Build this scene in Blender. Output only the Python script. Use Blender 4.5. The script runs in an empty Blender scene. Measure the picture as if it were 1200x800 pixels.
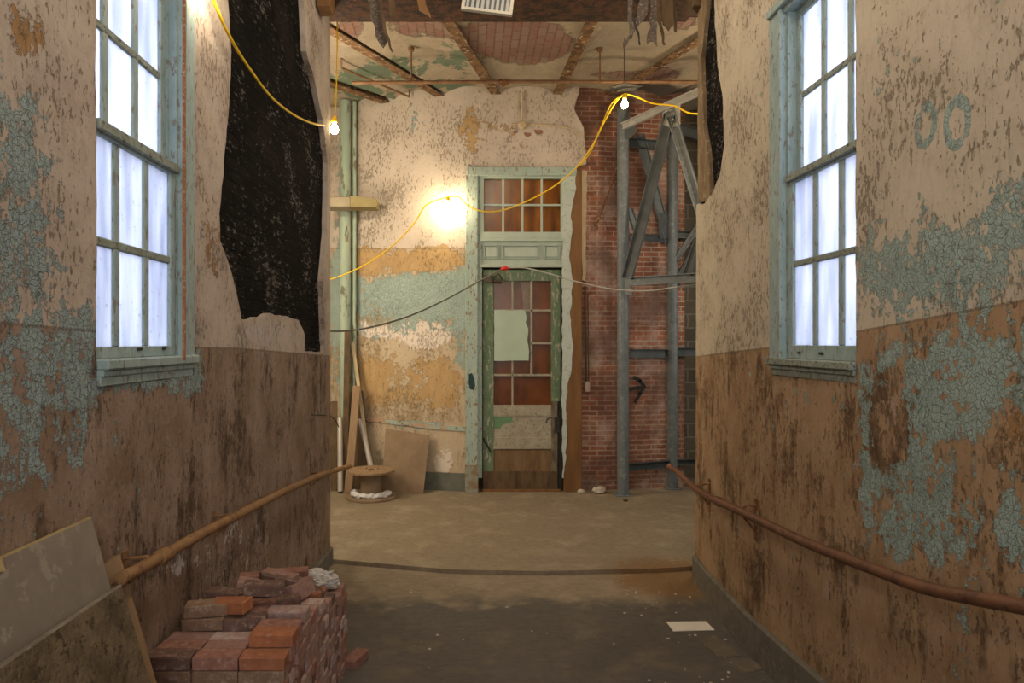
import bpy, bmesh, math, random
import numpy as np
from mathutils import Vector, Matrix, noise
from mathutils.geometry import delaunay_2d_cdt
random.seed(7)
C = bpy.context.scene
COL = C.collection
EYE = 2.0           # eye height above the far room floor
F = 800.0           # focal length in pixels of a 1200 px wide picture

# ------------------------------------------------------------------ camera, world, lights, exposure
cam_d = bpy.data.cameras.new('camera'); cam_d.lens = 24; cam_d.sensor_width = 36; cam_d.shift_x = 50/1200
cam_d.clip_start = .05
cam = bpy.data.objects.new('camera', cam_d); COL.objects.link(cam)
cam.location = (0, 0, EYE); cam.rotation_euler = (math.pi/2, 0, 0)
C.camera = cam
C.view_settings.view_transform = 'Standard'; C.view_settings.look = 'None'
C.view_settings.gamma = 1; C.view_settings.use_curve_mapping = False
C.view_settings.exposure = 0.0
C.cycles.max_bounces = 8; C.cycles.diffuse_bounces = 5
C.cycles.sample_clamp_indirect = 6
w = bpy.data.worlds.new('world'); C.world = w; w.use_nodes = True
w.node_tree.nodes['Background'].inputs[0].default_value = (.72, .82, 1, 1)
w.node_tree.nodes['Background'].inputs[1].default_value = .45

def area(name, loc, target, sx, sy, power, col):
    l = bpy.data.lights.new(name, 'AREA'); l.shape = 'RECTANGLE'; l.size = sx; l.size_y = sy
    l.energy = power; l.color = col
    o = bpy.data.objects.new(name, l); COL.objects.link(o); o.location = loc
    o.rotation_euler = (Vector(target)-Vector(loc)).to_track_quat('-Z', 'Y').to_euler()
    return o
SKY = (.80, .85, 1.0)
area('sky_outside_left_window', (-2.5, 2.85, 3.2), (-1.35, 2.85, 2.8), 2.0, 2.6, 56, SKY)
area('sky_outside_right_window', (3.0, 3.5, 3.3), (1.8, 3.5, 2.9), 2.2, 2.8, 72, SKY)
area('fill_behind_camera', (.2, -2.9, 2.9), (.2, 6, 2.6), 2.8, 2.4, 120, (1, .94, .87))  # added fill light, unseen behind the camera
area('fill_room_right', (4.3, 7.6, 2.6), (0, 8.5, 1.6), 1.6, 2.0, 26, (.95, .92, .85))  # unseen fill added to brighten the far room from the right
area('fill_room_left', (-3.1, 7.3, 2.6), (1, 9, 1.6), 1.4, 1.6, 75, (1, .84, .60))  # warm fill added out of view on the room's left
def lamp(name, loc, power, col=(1, .72, .40), r=.05):
    l = bpy.data.lights.new(name, 'POINT'); l.energy = power; l.color = col; l.shadow_soft_size = r
    o = bpy.data.objects.new(name, l); COL.objects.link(o); o.location = loc; return o
lamp('fill_overhead_near', (.35, 2.2, 5.2), 95, (1, .88, .72), .25)  # added fill above the near corridor, out of view, no bulb modelled
lamp('fill_point_room_left', (-1.95, 7.4, 4.2), 100, (1, .83, .60), .1)  # added out of view to brighten the vaulted ceiling
lamp('fill_point_room_right', (3.0, 7.2, 4.1), 60, (1, .80, .55), .1)  # second unseen light added for the ceiling, right side
lamp('fill_overhead_mid', (.45, 4.7, 5.3), 60, (1, .84, .62), .25)  # unseen fill added over the middle of the corridor

# ------------------------------------------------------------------ helpers
def at(x, y, d): return Vector(((x-550)*d/F, d, EYE+(400-y)*d/F))
def interp(x, pts):
    pts = sorted(pts); return float(np.interp(x, [p[0] for p in pts], [p[1] for p in pts]))
def XL(d): return -1.401+.01875*d
XRP = [(-4, 1.84), (0, 1.80), (2, 1.785), (3, 1.782), (4.05, 1.795), (4.4, 1.803), (4.75, 1.825), (5.2, 1.868), (5.9, 1.952), (6.4, 2.01)]
def XR(d): return interp(d, XRP)
def tag(o, label=None, cat=None, group=None, kind=None):
    if label: o['label'] = label
    if cat: o['category'] = cat
    if group: o['group'] = group
    if kind: o['kind'] = kind
    return o
def empty(name, loc=(0, 0, 0), rot=(0, 0, 0)):
    o = bpy.data.objects.new(name, None); COL.objects.link(o); o.location = loc; o.rotation_euler = rot
    o.empty_display_size = .1; return o
def link(name, me, mat=None, parent=None, smooth=False):
    o = bpy.data.objects.new(name, me); COL.objects.link(o)
    if mat: me.materials.append(mat)
    if smooth:
        for p in me.polygons: p.use_smooth = True
    if parent:
        o.parent = parent
        bpy.context.view_layer.update()
        o.matrix_parent_inverse = parent.matrix_world.inverted()
    return o
class MB:
    def __init__(s): s.bm = bmesh.new()
    def box(s, x0, x1, y0, y1, z0, z1, M=None, bev=0):
        vs = [s.bm.verts.new((x, y, z)) for z in (z0, z1) for y in (y0, y1) for x in (x0, x1)]
        if M is not None:
            for v in vs: v.co = M @ v.co
        fs = [s.bm.faces.new([vs[i] for i in f]) for f in ((0,2,3,1),(4,5,7,6),(0,1,5,4),(2,6,7,3),(0,4,6,2),(1,3,7,5))]
        if bev:
            es = set(e for f in fs for e in f.edges)
            bmesh.ops.bevel(s.bm, geom=list(es), offset=bev, segments=1, affect='EDGES')
        return s
    def pbox(s, x0, x1, y0, y1, d0, d1, bev=0):      # a frontal box located by where it stands at depth d0
        a = at(x0, y1, d0); b = at(x1, y0, d0); return s.box(a.x, b.x, d0, d1, a.z, b.z, bev=bev)
    def tube(s, pts, r, n=10, caps=True):
        pts = [Vector(p) for p in pts]; rings = []
        rr = r if isinstance(r, (list, tuple)) else [r]*len(pts)
        up = None
        for i, p in enumerate(pts):
            t = (pts[min(i+1, len(pts)-1)]-pts[max(i-1, 0)]).normalized()
            if up is None:
                up = t.orthogonal().normalized()
            up = (up - t*up.dot(t)).normalized(); sd = t.cross(up)
            rings.append([s.bm.verts.new(p+(up*math.cos(a)+sd*math.sin(a))*rr[i]) for a in [2*math.pi*k/n for k in range(n)]])
        for a, b in zip(rings, rings[1:]):
            for k in range(n): s.bm.faces.new((a[k], a[(k+1)%n], b[(k+1)%n], b[k]))
        if caps:
            s.bm.faces.new(rings[0][::-1]); s.bm.faces.new(rings[-1])
        return s
    def bar(s, a, b, wx, wy, up=(0, 1, 0)):
        a, b = Vector(a), Vector(b); t = (b-a).normalized(); u = Vector(up); u = (u-t*u.dot(t)).normalized(); v = t.cross(u)
        M = Matrix((v, u, t)).transposed().to_4x4(); M.translation = a
        return s.box(-wx/2, wx/2, -wy/2, wy/2, 0, (b-a).length, M)
    def lathe(s, c, prof, n=32, M=None):
        rings = []
        for r, z in prof:
            ring = [s.bm.verts.new((math.cos(a)*r, math.sin(a)*r, z)) for a in [2*math.pi*k/n for k in range(n)]]
            for v in ring:
                if M is not None: v.co = M @ v.co
                v.co += Vector(c)
            rings.append(ring)
        for a, b in zip(rings, rings[1:]):
            for k in range(n): s.bm.faces.new((a[k], a[(k+1)%n], b[(k+1)%n], b[k]))
        s.bm.faces.new(rings[0][::-1]); s.bm.faces.new(rings[-1]); return s
    def prism(s, pts, vec):
        vec = Vector(vec); a = [s.bm.verts.new(p) for p in pts]; b = [s.bm.verts.new(Vector(p)+vec) for p in pts]
        s.bm.faces.new(a); s.bm.faces.new(b[::-1]); n = len(pts)
        for i in range(n): s.bm.faces.new((a[i], b[i], b[(i+1)%n], a[(i+1)%n]))
        return s
    def build(s, name, mat=None, parent=None, smooth=False):
        bmesh.ops.recalc_face_normals(s.bm, faces=s.bm.faces)
        me = bpy.data.meshes.new(name); s.bm.to_mesh(me); s.bm.free()
        o = link(name, me, mat, parent, smooth)
        if smooth:
            try: me.set_sharp_from_angle(angle=math.radians(40))
            except Exception: pass
        return o
def smooth_path(pts, n=8):
    pts = [Vector(p) for p in pts]; out = []
    P = [pts[0]*2-pts[1]]+pts+[pts[-1]*2-pts[-2]]
    for i in range(1, len(P)-2):
        for k in range(n):
            t = k/n; a, b, c, d = P[i-1], P[i], P[i+1], P[i+2]
            out.append(.5*((2*b)+(c-a)*t+(2*a-5*b+4*c-d)*t*t+(3*b-a-3*c+d)*t**3))
    out.append(pts[-1]); return out

# ------------------------------------------------------------------ materials
class NG:
    def __init__(s, name):
        s.m = bpy.data.materials.new(name); s.m.use_nodes = True; s.t = s.m.node_tree; s.n = s.t.nodes; s.n.clear()
        s.out = s.n.new('ShaderNodeOutputMaterial'); s.b = s.n.new('ShaderNodeBsdfPrincipled')
        s.t.links.new(s.b.outputs[0], s.out.inputs[0]); s._pos = None
        s.b.inputs['Specular IOR Level'].default_value = .3
    def L(s, a, b): s.t.links.new(a, b)
    def pos(s):
        if s._pos is None: s._pos = s.n.new('ShaderNodeTexCoord').outputs['Object']
        return s._pos
    def _in(s, sock, v):
        if v is None: return
        if isinstance(v, bpy.types.NodeSocket): s.L(v, sock)
        elif isinstance(v, (tuple, list)) and len(v) == 3 and sock.type == 'RGBA': sock.default_value = (*v, 1)
        else: sock.default_value = v
    def vscale(s, sc, vec=None, off=(0, 0, 0)):
        m = s.n.new('ShaderNodeMapping'); s.L(vec or s.pos(), m.inputs[0]); m.inputs['Scale'].default_value = sc; m.inputs['Location'].default_value = off
        return m.outputs[0]
    def noise(s, scale, detail=4, rough=.55, vec=None, dist=0):
        n = s.n.new('ShaderNodeTexNoise'); n.inputs['Scale'].default_value = scale; n.inputs['Detail'].default_value = detail
        n.inputs['Roughness'].default_value = rough; n.inputs['Distortion'].default_value = dist; s.L(vec or s.pos(), n.inputs['Vector']); return n.outputs[0]
    def voro(s, scale, feature='F1', vec=None, rnd=1):
        n = s.n.new('ShaderNodeTexVoronoi'); n.feature = feature; n.inputs['Scale'].default_value = scale; n.inputs['Randomness'].default_value = rnd
        s.L(vec or s.pos(), n.inputs['Vector']); return n
    def math(s, op, a, b=None, c=None, clamp=False):
        n = s.n.new('ShaderNodeMath'); n.operation = op; n.use_clamp = clamp
        for i, v in enumerate((a, b, c)): s._in(n.inputs[i], v)
        return n.outputs[0]
    def rng(s, v, a, b, c=0, d=1):
        n = s.n.new('ShaderNodeMapRange'); s._in(n.inputs[0], v)
        for i, k in enumerate((a, b, c, d)): n.inputs[i+1].default_value = k
        return n.outputs[0]
    def mix(s, f, a, b, mode='MIX'):
        n = s.n.new('ShaderNodeMix'); n.data_type = 'RGBA'; n.blend_type = mode
        s._in(n.inputs[0], f); s._in(n.inputs[6], a); s._in(n.inputs[7], b); return n.outputs[2]
    def attr(s, name):
        n = s.n.new('ShaderNodeAttribute'); n.attribute_name = name; return n
    def sep(s, v):
        n = s.n.new('ShaderNodeSeparateXYZ'); s.L(v, n.inputs[0]); return n.outputs
    def comb(s, x, y, z):
        n = s.n.new('ShaderNodeCombineXYZ')
        for i, v in enumerate((x, y, z)): s._in(n.inputs[i], v)
        return n.outputs[0]
    def bump(s, h, strength=.5, dist=.01):
        n = s.n.new('ShaderNodeBump'); n.inputs['Strength'].default_value = strength; n.inputs['Distance'].default_value = dist; s.L(h, n.inputs['Height'])
        s.L(n.outputs[0], s.b.inputs['Normal'])
    def fin(s, col, rough=.8, metal=0):
        s._in(s.b.inputs['Base Color'], col); s._in(s.b.inputs['Roughness'], rough); s.b.inputs['Metallic'].default_value = metal; return s.m

def mottled(name, c1, c2, scale=8, rough=.75, metal=0, bump=.2, stretch=(1, 1, 1), lo=.35, hi=.65, c3=None, dist=.005):
    g = NG(name); v = g.vscale(stretch)
    n = g.noise(scale, 6, .6, v); c = g.mix(g.rng(n, lo, hi), c1, c2)
    if c3: c = g.mix(g.rng(g.noise(scale*2.3, 5, .65, g.vscale(stretch, off=(3, 5, 1))), .56, .62), c, c3)
    g.bump(g.noise(scale*4, 5, .6, v), bump, dist); return g.fin(c, rough, metal)

def paint_wall(name, up, up2, low, low2, low3, teal, teal2, ochre, ochre2, white=(.66, .63, .58), streak=.35, vscl=1.0, pitamt=.62, crk=.62, rings=()):
    """Old distemper in layers: upper paint, stained lower plaster, flaking teal, bare ochre plaster, whitewash.
    Attributes paint_a = (teal, ochre, white) fields around 0.5, dado = height above the dado line."""
    g = NG(name)
    a = g.attr('paint_a'); dz = g.attr('dado').outputs['Fac']
    ch = g.sep(a.outputs['Color'])
    st = g.vscale((1, 1, .22))
    big = g.noise(2.2*vscl, 5, .6); mid = g.noise(9*vscl, 6, .68); fine = g.noise(38*vscl, 5, .7); strk = g.noise(16*vscl, 5, .62, st); strk2 = g.noise(45*vscl, 4, .7, st)
    nz = g.math('ADD', g.math('MULTIPLY', g.math('SUBTRACT', mid, .5), 1.25), g.math('MULTIPLY', g.math('SUBTRACT', fine, .5), .55))
    nz2 = g.math('ADD', g.math('MULTIPLY', g.math('SUBTRACT', strk, .5), 1.3), g.math('MULTIPLY', g.math('SUBTRACT', strk2, .5), .6))
    # upper
    upc = g.mix(g.rng(big, .38, .62), up, up2)
    upc = g.mix(g.math('MULTIPLY', g.rng(mid, .50, .66), .35), upc, g.mix(.5, up, low3))
    # lower
    lc = g.mix(g.rng(g.noise(3.1*vscl, 6, .65, g.vscale((1, 1, .6))), .36, .60), low, low2)
    lc = g.mix(g.rng(g.math('ADD', g.math('MULTIPLY', g.math('ADD', strk, big), .5), g.math('MULTIPLY', g.math('SUBTRACT', fine, .5), .25)), .505, .60), lc, low3)
    lc = g.mix(g.math('MULTIPLY', g.rng(g.math('ADD', g.math('MULTIPLY', fine, .5), g.math('MULTIPLY', mid, .5)), .50, .62), .45), lc, g.mix(.55, low, up))
    lc = g.mix(g.math('MULTIPLY', g.rng(mid, .54, .66), .45), lc, low2)
    isup = g.rng(dz, -.004, .004)
    col = g.mix(isup, lc, upc)
    # whitewash
    wm = g.rng(g.math('ADD', ch[2], g.math('MULTIPLY', nz, .6)), .49, .55)
    col = g.mix(wm, col, white)
    # flake pits: small vertical dark chips
    pit_src = g.noise(48*vscl, 6, .72, g.vscale((1, 1, .5)))
    pits = g.math('MULTIPLY', g.rng(g.math('ADD', pit_src, g.math('MULTIPLY', g.math('SUBTRACT', big, .5), .5)), .575, .63), 1.0)
    col = g.mix(g.math('MULTIPLY', pits, pitamt), col, g.mix(isup, low3, (.20, .135, .075)))
    # ochre bare plaster
    om = g.rng(g.math('ADD', ch[1], g.math('MULTIPLY', nz, .8)), .49, .53)
    oc = g.mix(g.rng(strk, .38, .62), ochre, ochre2)
    col = g.mix(om, col, oc)
    # teal
    t0 = ch[0]
    if rings:
        pp = g.sep(g.pos())
        for (cy, cz, ry, rz) in rings:
            rr = g.math('SQRT', g.math('ADD', g.math('POWER', g.math('DIVIDE', g.math('SUBTRACT', pp[1], cy), ry), 2.0), g.math('POWER', g.math('DIVIDE', g.math('SUBTRACT', pp[2], cz), rz), 2.0)))
            t0 = g.math('ADD', t0, g.math('MULTIPLY', g.rng(g.math('ABSOLUTE', g.math('SUBTRACT', g.math('ADD', rr, g.math('MULTIPLY', nz, .5)), 1.0)), .36, .22), .36))
    tm = g.rng(g.math('ADD', g.math('ADD', t0, g.math('MULTIPLY', nz, .85)), g.math('MULTIPLY', nz2, .40)), .495, .525)
    vv = g.n.new('ShaderNodeVectorMath'); vv.operation = 'ADD'; g.L(g.pos(), vv.inputs[0])
    nn = g.n.new('ShaderNodeTexNoise'); nn.inputs['Scale'].default_value = 14; g.L(g.pos(), nn.inputs['Vector'])
    sc = g.n.new('ShaderNodeVectorMath'); sc.operation = 'SCALE'; g.L(nn.outputs[1], sc.inputs[0]); sc.inputs['Scale'].default_value = .06; g.L(sc.outputs[0], vv.inputs[1])
    ve = g.voro(42*vscl, 'DISTANCE_TO_EDGE', vv.outputs[0]).outputs['Distance']
    ve2 = g.voro(105*vscl, 'DISTANCE_TO_EDGE', vv.outputs[0]).outputs['Distance']
    crack = g.math('MAXIMUM', g.rng(ve, .045, .015), g.math('MULTIPLY', g.rng(ve2, .05, .0), .45))
    cellv = g.sep(g.voro(42*vscl, 'F1', vv.outputs[0]).outputs['Color'])[0]
    tm = g.math('MULTIPLY', tm, g.rng(g.math('ADD', cellv, g.math('MULTIPLY', g.math('SUBTRACT', mid, .5), 1.2)), .06 if crk > .3 else -1.2, .10 if crk > .3 else -1.1))
    tc = g.mix(g.rng(mid, .35, .65), teal, teal2)
    tc = g.mix(g.math('MULTIPLY', cellv, .22), tc, (.40, .46, .42))
    tc = g.mix(g.math('MULTIPLY', crack, crk), tc, low3)
    col = g.mix(tm, col, tc)
    # shade of the dado groove, painted as a thin dark line
    groove_shade = g.rng(g.math('ABSOLUTE', g.math('ADD', dz, g.math('MULTIPLY', g.math('SUBTRACT', fine, .5), .012))), .007, .003)
    col = g.mix(g.math('MULTIPLY', groove_shade, .6), col, (.13, .09, .06))
    grime = g.math('MULTIPLY', g.rng(strk2, .52, .72), streak)
    col = g.mix(grime, col, g.mix(.6, col, (.10, .07, .045)))
    h = g.math('ADD', g.math('MULTIPLY', tm, 1.0), g.math('MULTIPLY', fine, .55))
    h = g.math('SUBTRACT', h, g.math('MULTIPLY', om, .8)); h = g.math('SUBTRACT', h, g.math('MULTIPLY', pits, 1.0))
    h = g.math('SUBTRACT', h, g.math('MULTIPLY', g.math('MULTIPLY', tm, crack), .9))
    h = g.math('ADD', h, g.math('MULTIPLY', mid, .8))
    g.bump(h, .9, .007)
    return g.fin(col, .78)

def brick_mat(name, c1, c2, mortar, sx=1, axis='xz', bw=.215, rh=.067, wash=None, washlo=.55, dark=None, bump=.5, ms=.008):
    g = NG(name); p = g.sep(g.pos())
    u, v = {'xz': (p[0], p[2]), 'yz': (p[1], p[2]), 'xy': (p[0], p[1])}[axis]
    wob = g.math('MULTIPLY', g.math('SUBTRACT', g.noise(6, 3), .5), .02)
    b = g.n.new('ShaderNodeTexBrick'); g.L(g.comb(g.math('ADD', u, wob), g.math('ADD', v, wob), 0), b.inputs['Vector'])
    b.inputs['Scale'].default_value = 1; b.inputs['Brick Width'].default_value = bw; b.inputs['Row Height'].default_value = rh
    b.inputs['Mortar Size'].default_value = ms; b.inputs['Mortar Smooth'].default_value = .3; b.inputs['Bias'].default_value = -.1
    b.inputs['Color1'].default_value = (*c1, 1); b.inputs['Color2'].default_value = (*c2, 1); b.inputs['Mortar'].default_value = (*mortar, 1)
    col = b.outputs[0]
    col = g.mix(g.math('MULTIPLY', g.rng(g.noise(14, 6, .7), .42, .68), .5), col, g.mix(.5, col, (.05, .03, .02)))
    if wash: col = g.mix(g.math('MULTIPLY', g.rng(g.noise(2.0, 6, .68), washlo, washlo+.15), .65), col, wash)
    if dark: col = g.mix(g.math('MULTIPLY', g.rng(g.noise(1.3, 4, .6, g.vscale((1, 1, 1), off=(7, 2, 9))), .45, .6), .7), col, dark)
    g.bump(g.math('ADD', g.math('MULTIPLY', b.outputs['Fac'], -1.0), g.math('MULTIPLY', g.noise(30, 5, .7), .9)), bump, .012)
    return g.fin(col, .88)

M = {}
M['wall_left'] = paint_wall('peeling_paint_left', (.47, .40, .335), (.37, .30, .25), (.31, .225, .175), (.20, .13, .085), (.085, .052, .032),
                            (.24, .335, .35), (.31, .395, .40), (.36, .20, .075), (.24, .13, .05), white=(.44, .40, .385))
def pxr0(x, y):
    d = F*1.785/(x-550); return (d, (400-y)*d/F+EYE)
RINGS = [(*pxr0(1085, 146), .052, .072), (*pxr0(1122, 143), .056, .080)]
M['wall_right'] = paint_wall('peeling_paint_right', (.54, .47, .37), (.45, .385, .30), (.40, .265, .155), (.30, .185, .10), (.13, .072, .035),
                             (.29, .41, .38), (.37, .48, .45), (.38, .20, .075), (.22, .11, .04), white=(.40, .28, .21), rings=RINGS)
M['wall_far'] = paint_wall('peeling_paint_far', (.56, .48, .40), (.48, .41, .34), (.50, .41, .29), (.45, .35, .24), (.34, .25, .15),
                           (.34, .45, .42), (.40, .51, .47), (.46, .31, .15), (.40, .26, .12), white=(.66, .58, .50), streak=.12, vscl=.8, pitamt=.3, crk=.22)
def char_mat():
    g = NG('charred_brick'); p = g.sep(g.pos()); v1 = g.noise(9, 5, .6); v2 = g.noise(11, 5, .6, g.vscale((1, 1, 1), off=(4, 4, 4)))
    b = g.n.new('ShaderNodeTexBrick'); g.L(g.comb(g.math('ADD', p[1], g.math('MULTIPLY', v2, .07)), g.math('ADD', p[2], g.math('MULTIPLY', v1, .045)), 0), b.inputs['Vector'])
    for k, v in (('Scale', 1), ('Brick Width', .215), ('Row Height', .067), ('Mortar Size', .006), ('Mortar Smooth', .6)): b.inputs[k].default_value = v
    b.inputs['Color1'].default_value = (.007, .0065, .0065, 1); b.inputs['Color2'].default_value = (.017, .015, .014, 1); b.inputs['Mortar'].default_value = (.005, .005, .005, 1)
    sc = g.noise(60, 6, .75, g.vscale((1, .22, .8))); n3 = g.noise(2.2, 4, .6)
    c = g.mix(g.math('MULTIPLY', g.rng(g.math('ADD', sc, g.math('MULTIPLY', g.math('SUBTRACT', n3, .5), .5)), .585, .65), .85), b.outputs[0], (.26, .245, .23))
    c = g.mix(g.math('MULTIPLY', g.rng(g.noise(1.7, 5, .6, g.vscale((1, 1, 1), off=(9, 1, 3))), .54, .64), .25), c, (.06, .045, .035))
    g.bump(g.math('ADD', g.math('MULTIPLY', b.outputs['Fac'], -.5), g.math('ADD', g.math('MULTIPLY', sc, 1.6), v1)), 1.0, .03)
    g.b.inputs['Specular IOR Level'].default_value = .08
    return g.fin(c, .95)
M['char_brick'] = char_mat()
M['red_brick'] = brick_mat('old_red_brick', (.34, .135, .08), (.20, .075, .045), (.42, .31, .24), wash=(.46, .36, .31), washlo=.48, dark=(.09, .045, .03), ms=.009)
M['block'] = brick_mat('grey_block', (.17, .15, .11), (.12, .105, .08), (.26, .24, .19), bw=.40, rh=.20, ms=.012)
M['soot'] = mottled('sooty_rusted_iron', (.030, .020, .014), (.10, .045, .022), 10, .85, 0, .8, lo=.4, hi=.6, c3=(.15, .05, .03), dist=.02)
M['header'] = brick_mat('sooty_brick', (.16, .05, .03), (.05, .03, .02), (.06, .045, .035), wash=(.03, .02, .015), washlo=.42, bump=1.0)
M['rust_steel'] = mottled('rusty_steel', (.10, .042, .018), (.20, .085, .03), 14, .8, 0, .4, c3=(.36, .25, .16))
M['rust_beam'] = mottled('flaking_rusty_beam', (.085, .045, .022), (.20, .11, .05), 8, .85, 0, .5, lo=.4, hi=.6, c3=(.38, .29, .20))
M['pipe_rust'] = mottled('rusty_rail_pipe', (.115, .052, .03), (.19, .085, .045), 10, .52, .0, .25, c3=(.085, .04, .028))
M['pipe_tan'] = mottled('worn_painted_pipe', (.20, .105, .045), (.29, .165, .075), 10, .6, 0, .25, c3=(.15, .07, .035))
M['pipe_thin'] = mottled('brown_ceiling_pipe', (.16, .08, .035), (.26, .15, .08), 9, .7)
M['steel_grey'] = mottled('grey_primed_steel', (.115, .135, .145), (.16, .18, .19), 7, .42, 0, .08, c3=(.20, .215, .22))
M['steel_dark'] = mottled('dark_primed_steel', (.055, .065, .07), (.09, .10, .105), 7, .5, 0, .08)
M['steel_light'] = mottled('galvanised_steel', (.38, .38, .36), (.50, .49, .46), 12, .4, .3, .05)
M['win_paint'] = mottled('flaking_blue_green_window_paint', (.25, .34, .34), (.33, .42, .42), 20, .6, 0, .5, (1, 1, .4), c3=(.20, .19, .15))
M['win_dirty'] = mottled('grimy_window_wood', (.20, .23, .19), (.28, .32, .28), 22, .7, 0, .6, c3=(.10, .08, .055))
M['teal_wood'] = mottled('flaking_teal_wood', (.29, .37, .33), (.35, .43, .38), 16, .65, 0, .5, (1, 1, .35), c3=(.22, .14, .08))
M['teal_clean'] = mottled('pale_green_painted_wood', (.33, .40, .34), (.38, .44, .38), 12, .6, 0, .3, (1, 1, .5))
M['green_wood'] = mottled('weathered_green_wood', (.085, .14, .075), (.14, .19, .12), 14, .65, 0, .5, (1, 1, .3), c3=(.33, .30, .25))
M['white_wood'] = mottled('dirty_white_wood', (.36, .32, .25), (.28, .24, .18), 12, .7, 0, .3, (1, 1, 1), c3=(.15, .20, .13))
M['brown_wood'] = mottled('bare_brown_wood', (.20, .10, .035), (.14, .065, .022), 12, .6, 0, .3, (1, 1, .2))
M['dark_wood'] = mottled('stained_dark_wood', (.13, .08, .04), (.065, .04, .02), 14, .7, 0, .4, (1, 1, .3))
M['tan_wood'] = mottled('raw_tan_wood', (.30, .20, .12), (.23, .15, .085), 14, .7, 0, .3, (1, 1, .15))
M['hardboard'] = mottled('brown_hardboard', (.25, .175, .11), (.20, .135, .08), 6, .7, 0, .1)
M['ply_edge'] = mottled('pale_wood_edge', (.42, .32, .16), (.34, .24, .10), 10, .7, 0, .2)
M['board_grey'] = mottled('dusty_grey_board', (.235, .20, .16), (.185, .155, .125), 5, .75, 0, .15, c3=(.27, .235, .19))
M['board_mud'] = mottled('mud_stained_board', (.17, .125, .075), (.085, .06, .035), 12, .85, 0, .9, c3=(.06, .042, .024), dist=.015)
M['lath'] = mottled('torn_lath', (.13, .10, .08), (.07, .055, .045), 20, .9, 0, .8, c3=(.24, .20, .16))
M['yellow'] = mottled('yellow_cable', (.80, .52, .01), (.72, .45, .01), 6, .45, 0, .02)
M['grey_cable'] = mottled('grey_cable', (.11, .11, .09), (.16, .155, .13), 6, .5, 0, .02)
M['red'] = mottled('red_plastic', (.65, .03, .02), (.55, .02, .02), 6, .4, 0, .02)
M['black'] = mottled('black_metal', (.02, .018, .016), (.04, .035, .03), 12, .6, 0, .2)
M['white_plastic'] = mottled('white_plastic', (.60, .60, .60), (.5, .5, .52), 10, .5, 0, .1)
M['paper'] = mottled('white_paper', (.74, .70, .62), (.66, .62, .54), 6, .8, 0, .05)
M['shiny_tube'] = mottled('pale_metal_tube', (.42, .39, .35), (.50, .47, .43), 6, .4, .2, .05)
M['film'] = mottled('milky_plastic_film', (.55, .53, .50), (.42, .40, .38), 20, .35, 0, .6)
M['chip'] = mottled('plaster_chip', (.55, .50, .43), (.38, .33, .27), 20, .9)
M['black_paint'] = mottled('black_spray_paint', (.012, .012, .012), (.02, .018, .018), 12, .7, 0, .1)
M['concrete_base'] = mottled('grey_green_baseboard', (.16, .145, .12), (.12, .105, .085), 9, .8, 0, .4, c3=(.20, .17, .13))
M['pale_green'] = mottled('pale_green_sheet', (.36, .45, .36), (.39, .48, .39), 5, .6, 0, .05)
M['green_pipe'] = mottled('green_painted_pipe', (.24, .32, .25), (.33, .40, .32), 5, .5, 0, .2, (1, 1, .3), c3=(.14, .13, .08))
M['amber'] = mottled('amber_board_behind_glass', (.40, .16, .02), (.12, .045, .01), 9, .8, 0, .05, (1, 1, .25), lo=.3, hi=.7)
M['amber_dark'] = mottled('dark_amber_board', (.20, .065, .014), (.08, .028, .010), 7, .7, 0, .05, (1, 1, .5), lo=.3, hi=.7)
M['tile_clay'] = mottled('clay_block_plaster', (.36, .30, .22), (.28, .22, .15), 6, .9)

def brick_unit(name, c1, c2, dust=(.44, .33, .29), lo=.52):
    g = NG(name); oi = g.n.new('ShaderNodeObjectInfo').outputs['Random']
    v = g.n.new('ShaderNodeVectorMath'); v.operation = 'ADD'; g.L(g.pos(), v.inputs[0]); g.L(g.comb(g.math('MULTIPLY', oi, 37), oi, oi), v.inputs[1])
    n = g.noise(22, 5, .65, v.outputs[0]); c = g.mix(g.rng(n, .35, .65), c1, c2)
    c = g.mix(g.math('MULTIPLY', g.rng(g.noise(30, 6, .7, v.outputs[0]), lo, lo+.13), .6), c, dust)
    g.bump(g.noise(70, 5, .7, v.outputs[0]), .6, .004)
    c = g.mix(g.math('MULTIPLY', oi, .35), c, (.16, .09, .07))
    return g.fin(c, .88)
BR = [brick_unit('red_brick_unit', (.33, .16, .12), (.22, .10, .075)), brick_unit('pink_brick_unit', (.36, .22, .19), (.27, .15, .125)),
      brick_unit('orange_brick_unit', (.42, .16, .07), (.30, .11, .05), lo=.58), brick_unit('dark_brick_unit', (.16, .10, .08), (.10, .06, .045)),
      brick_unit('buff_brick_unit', (.27, .175, .11), (.19, .12, .08)), brick_unit('mortared_brick_unit', (.42, .30, .27), (.33, .20, .18), (.52, .46, .43), .44)]

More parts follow.
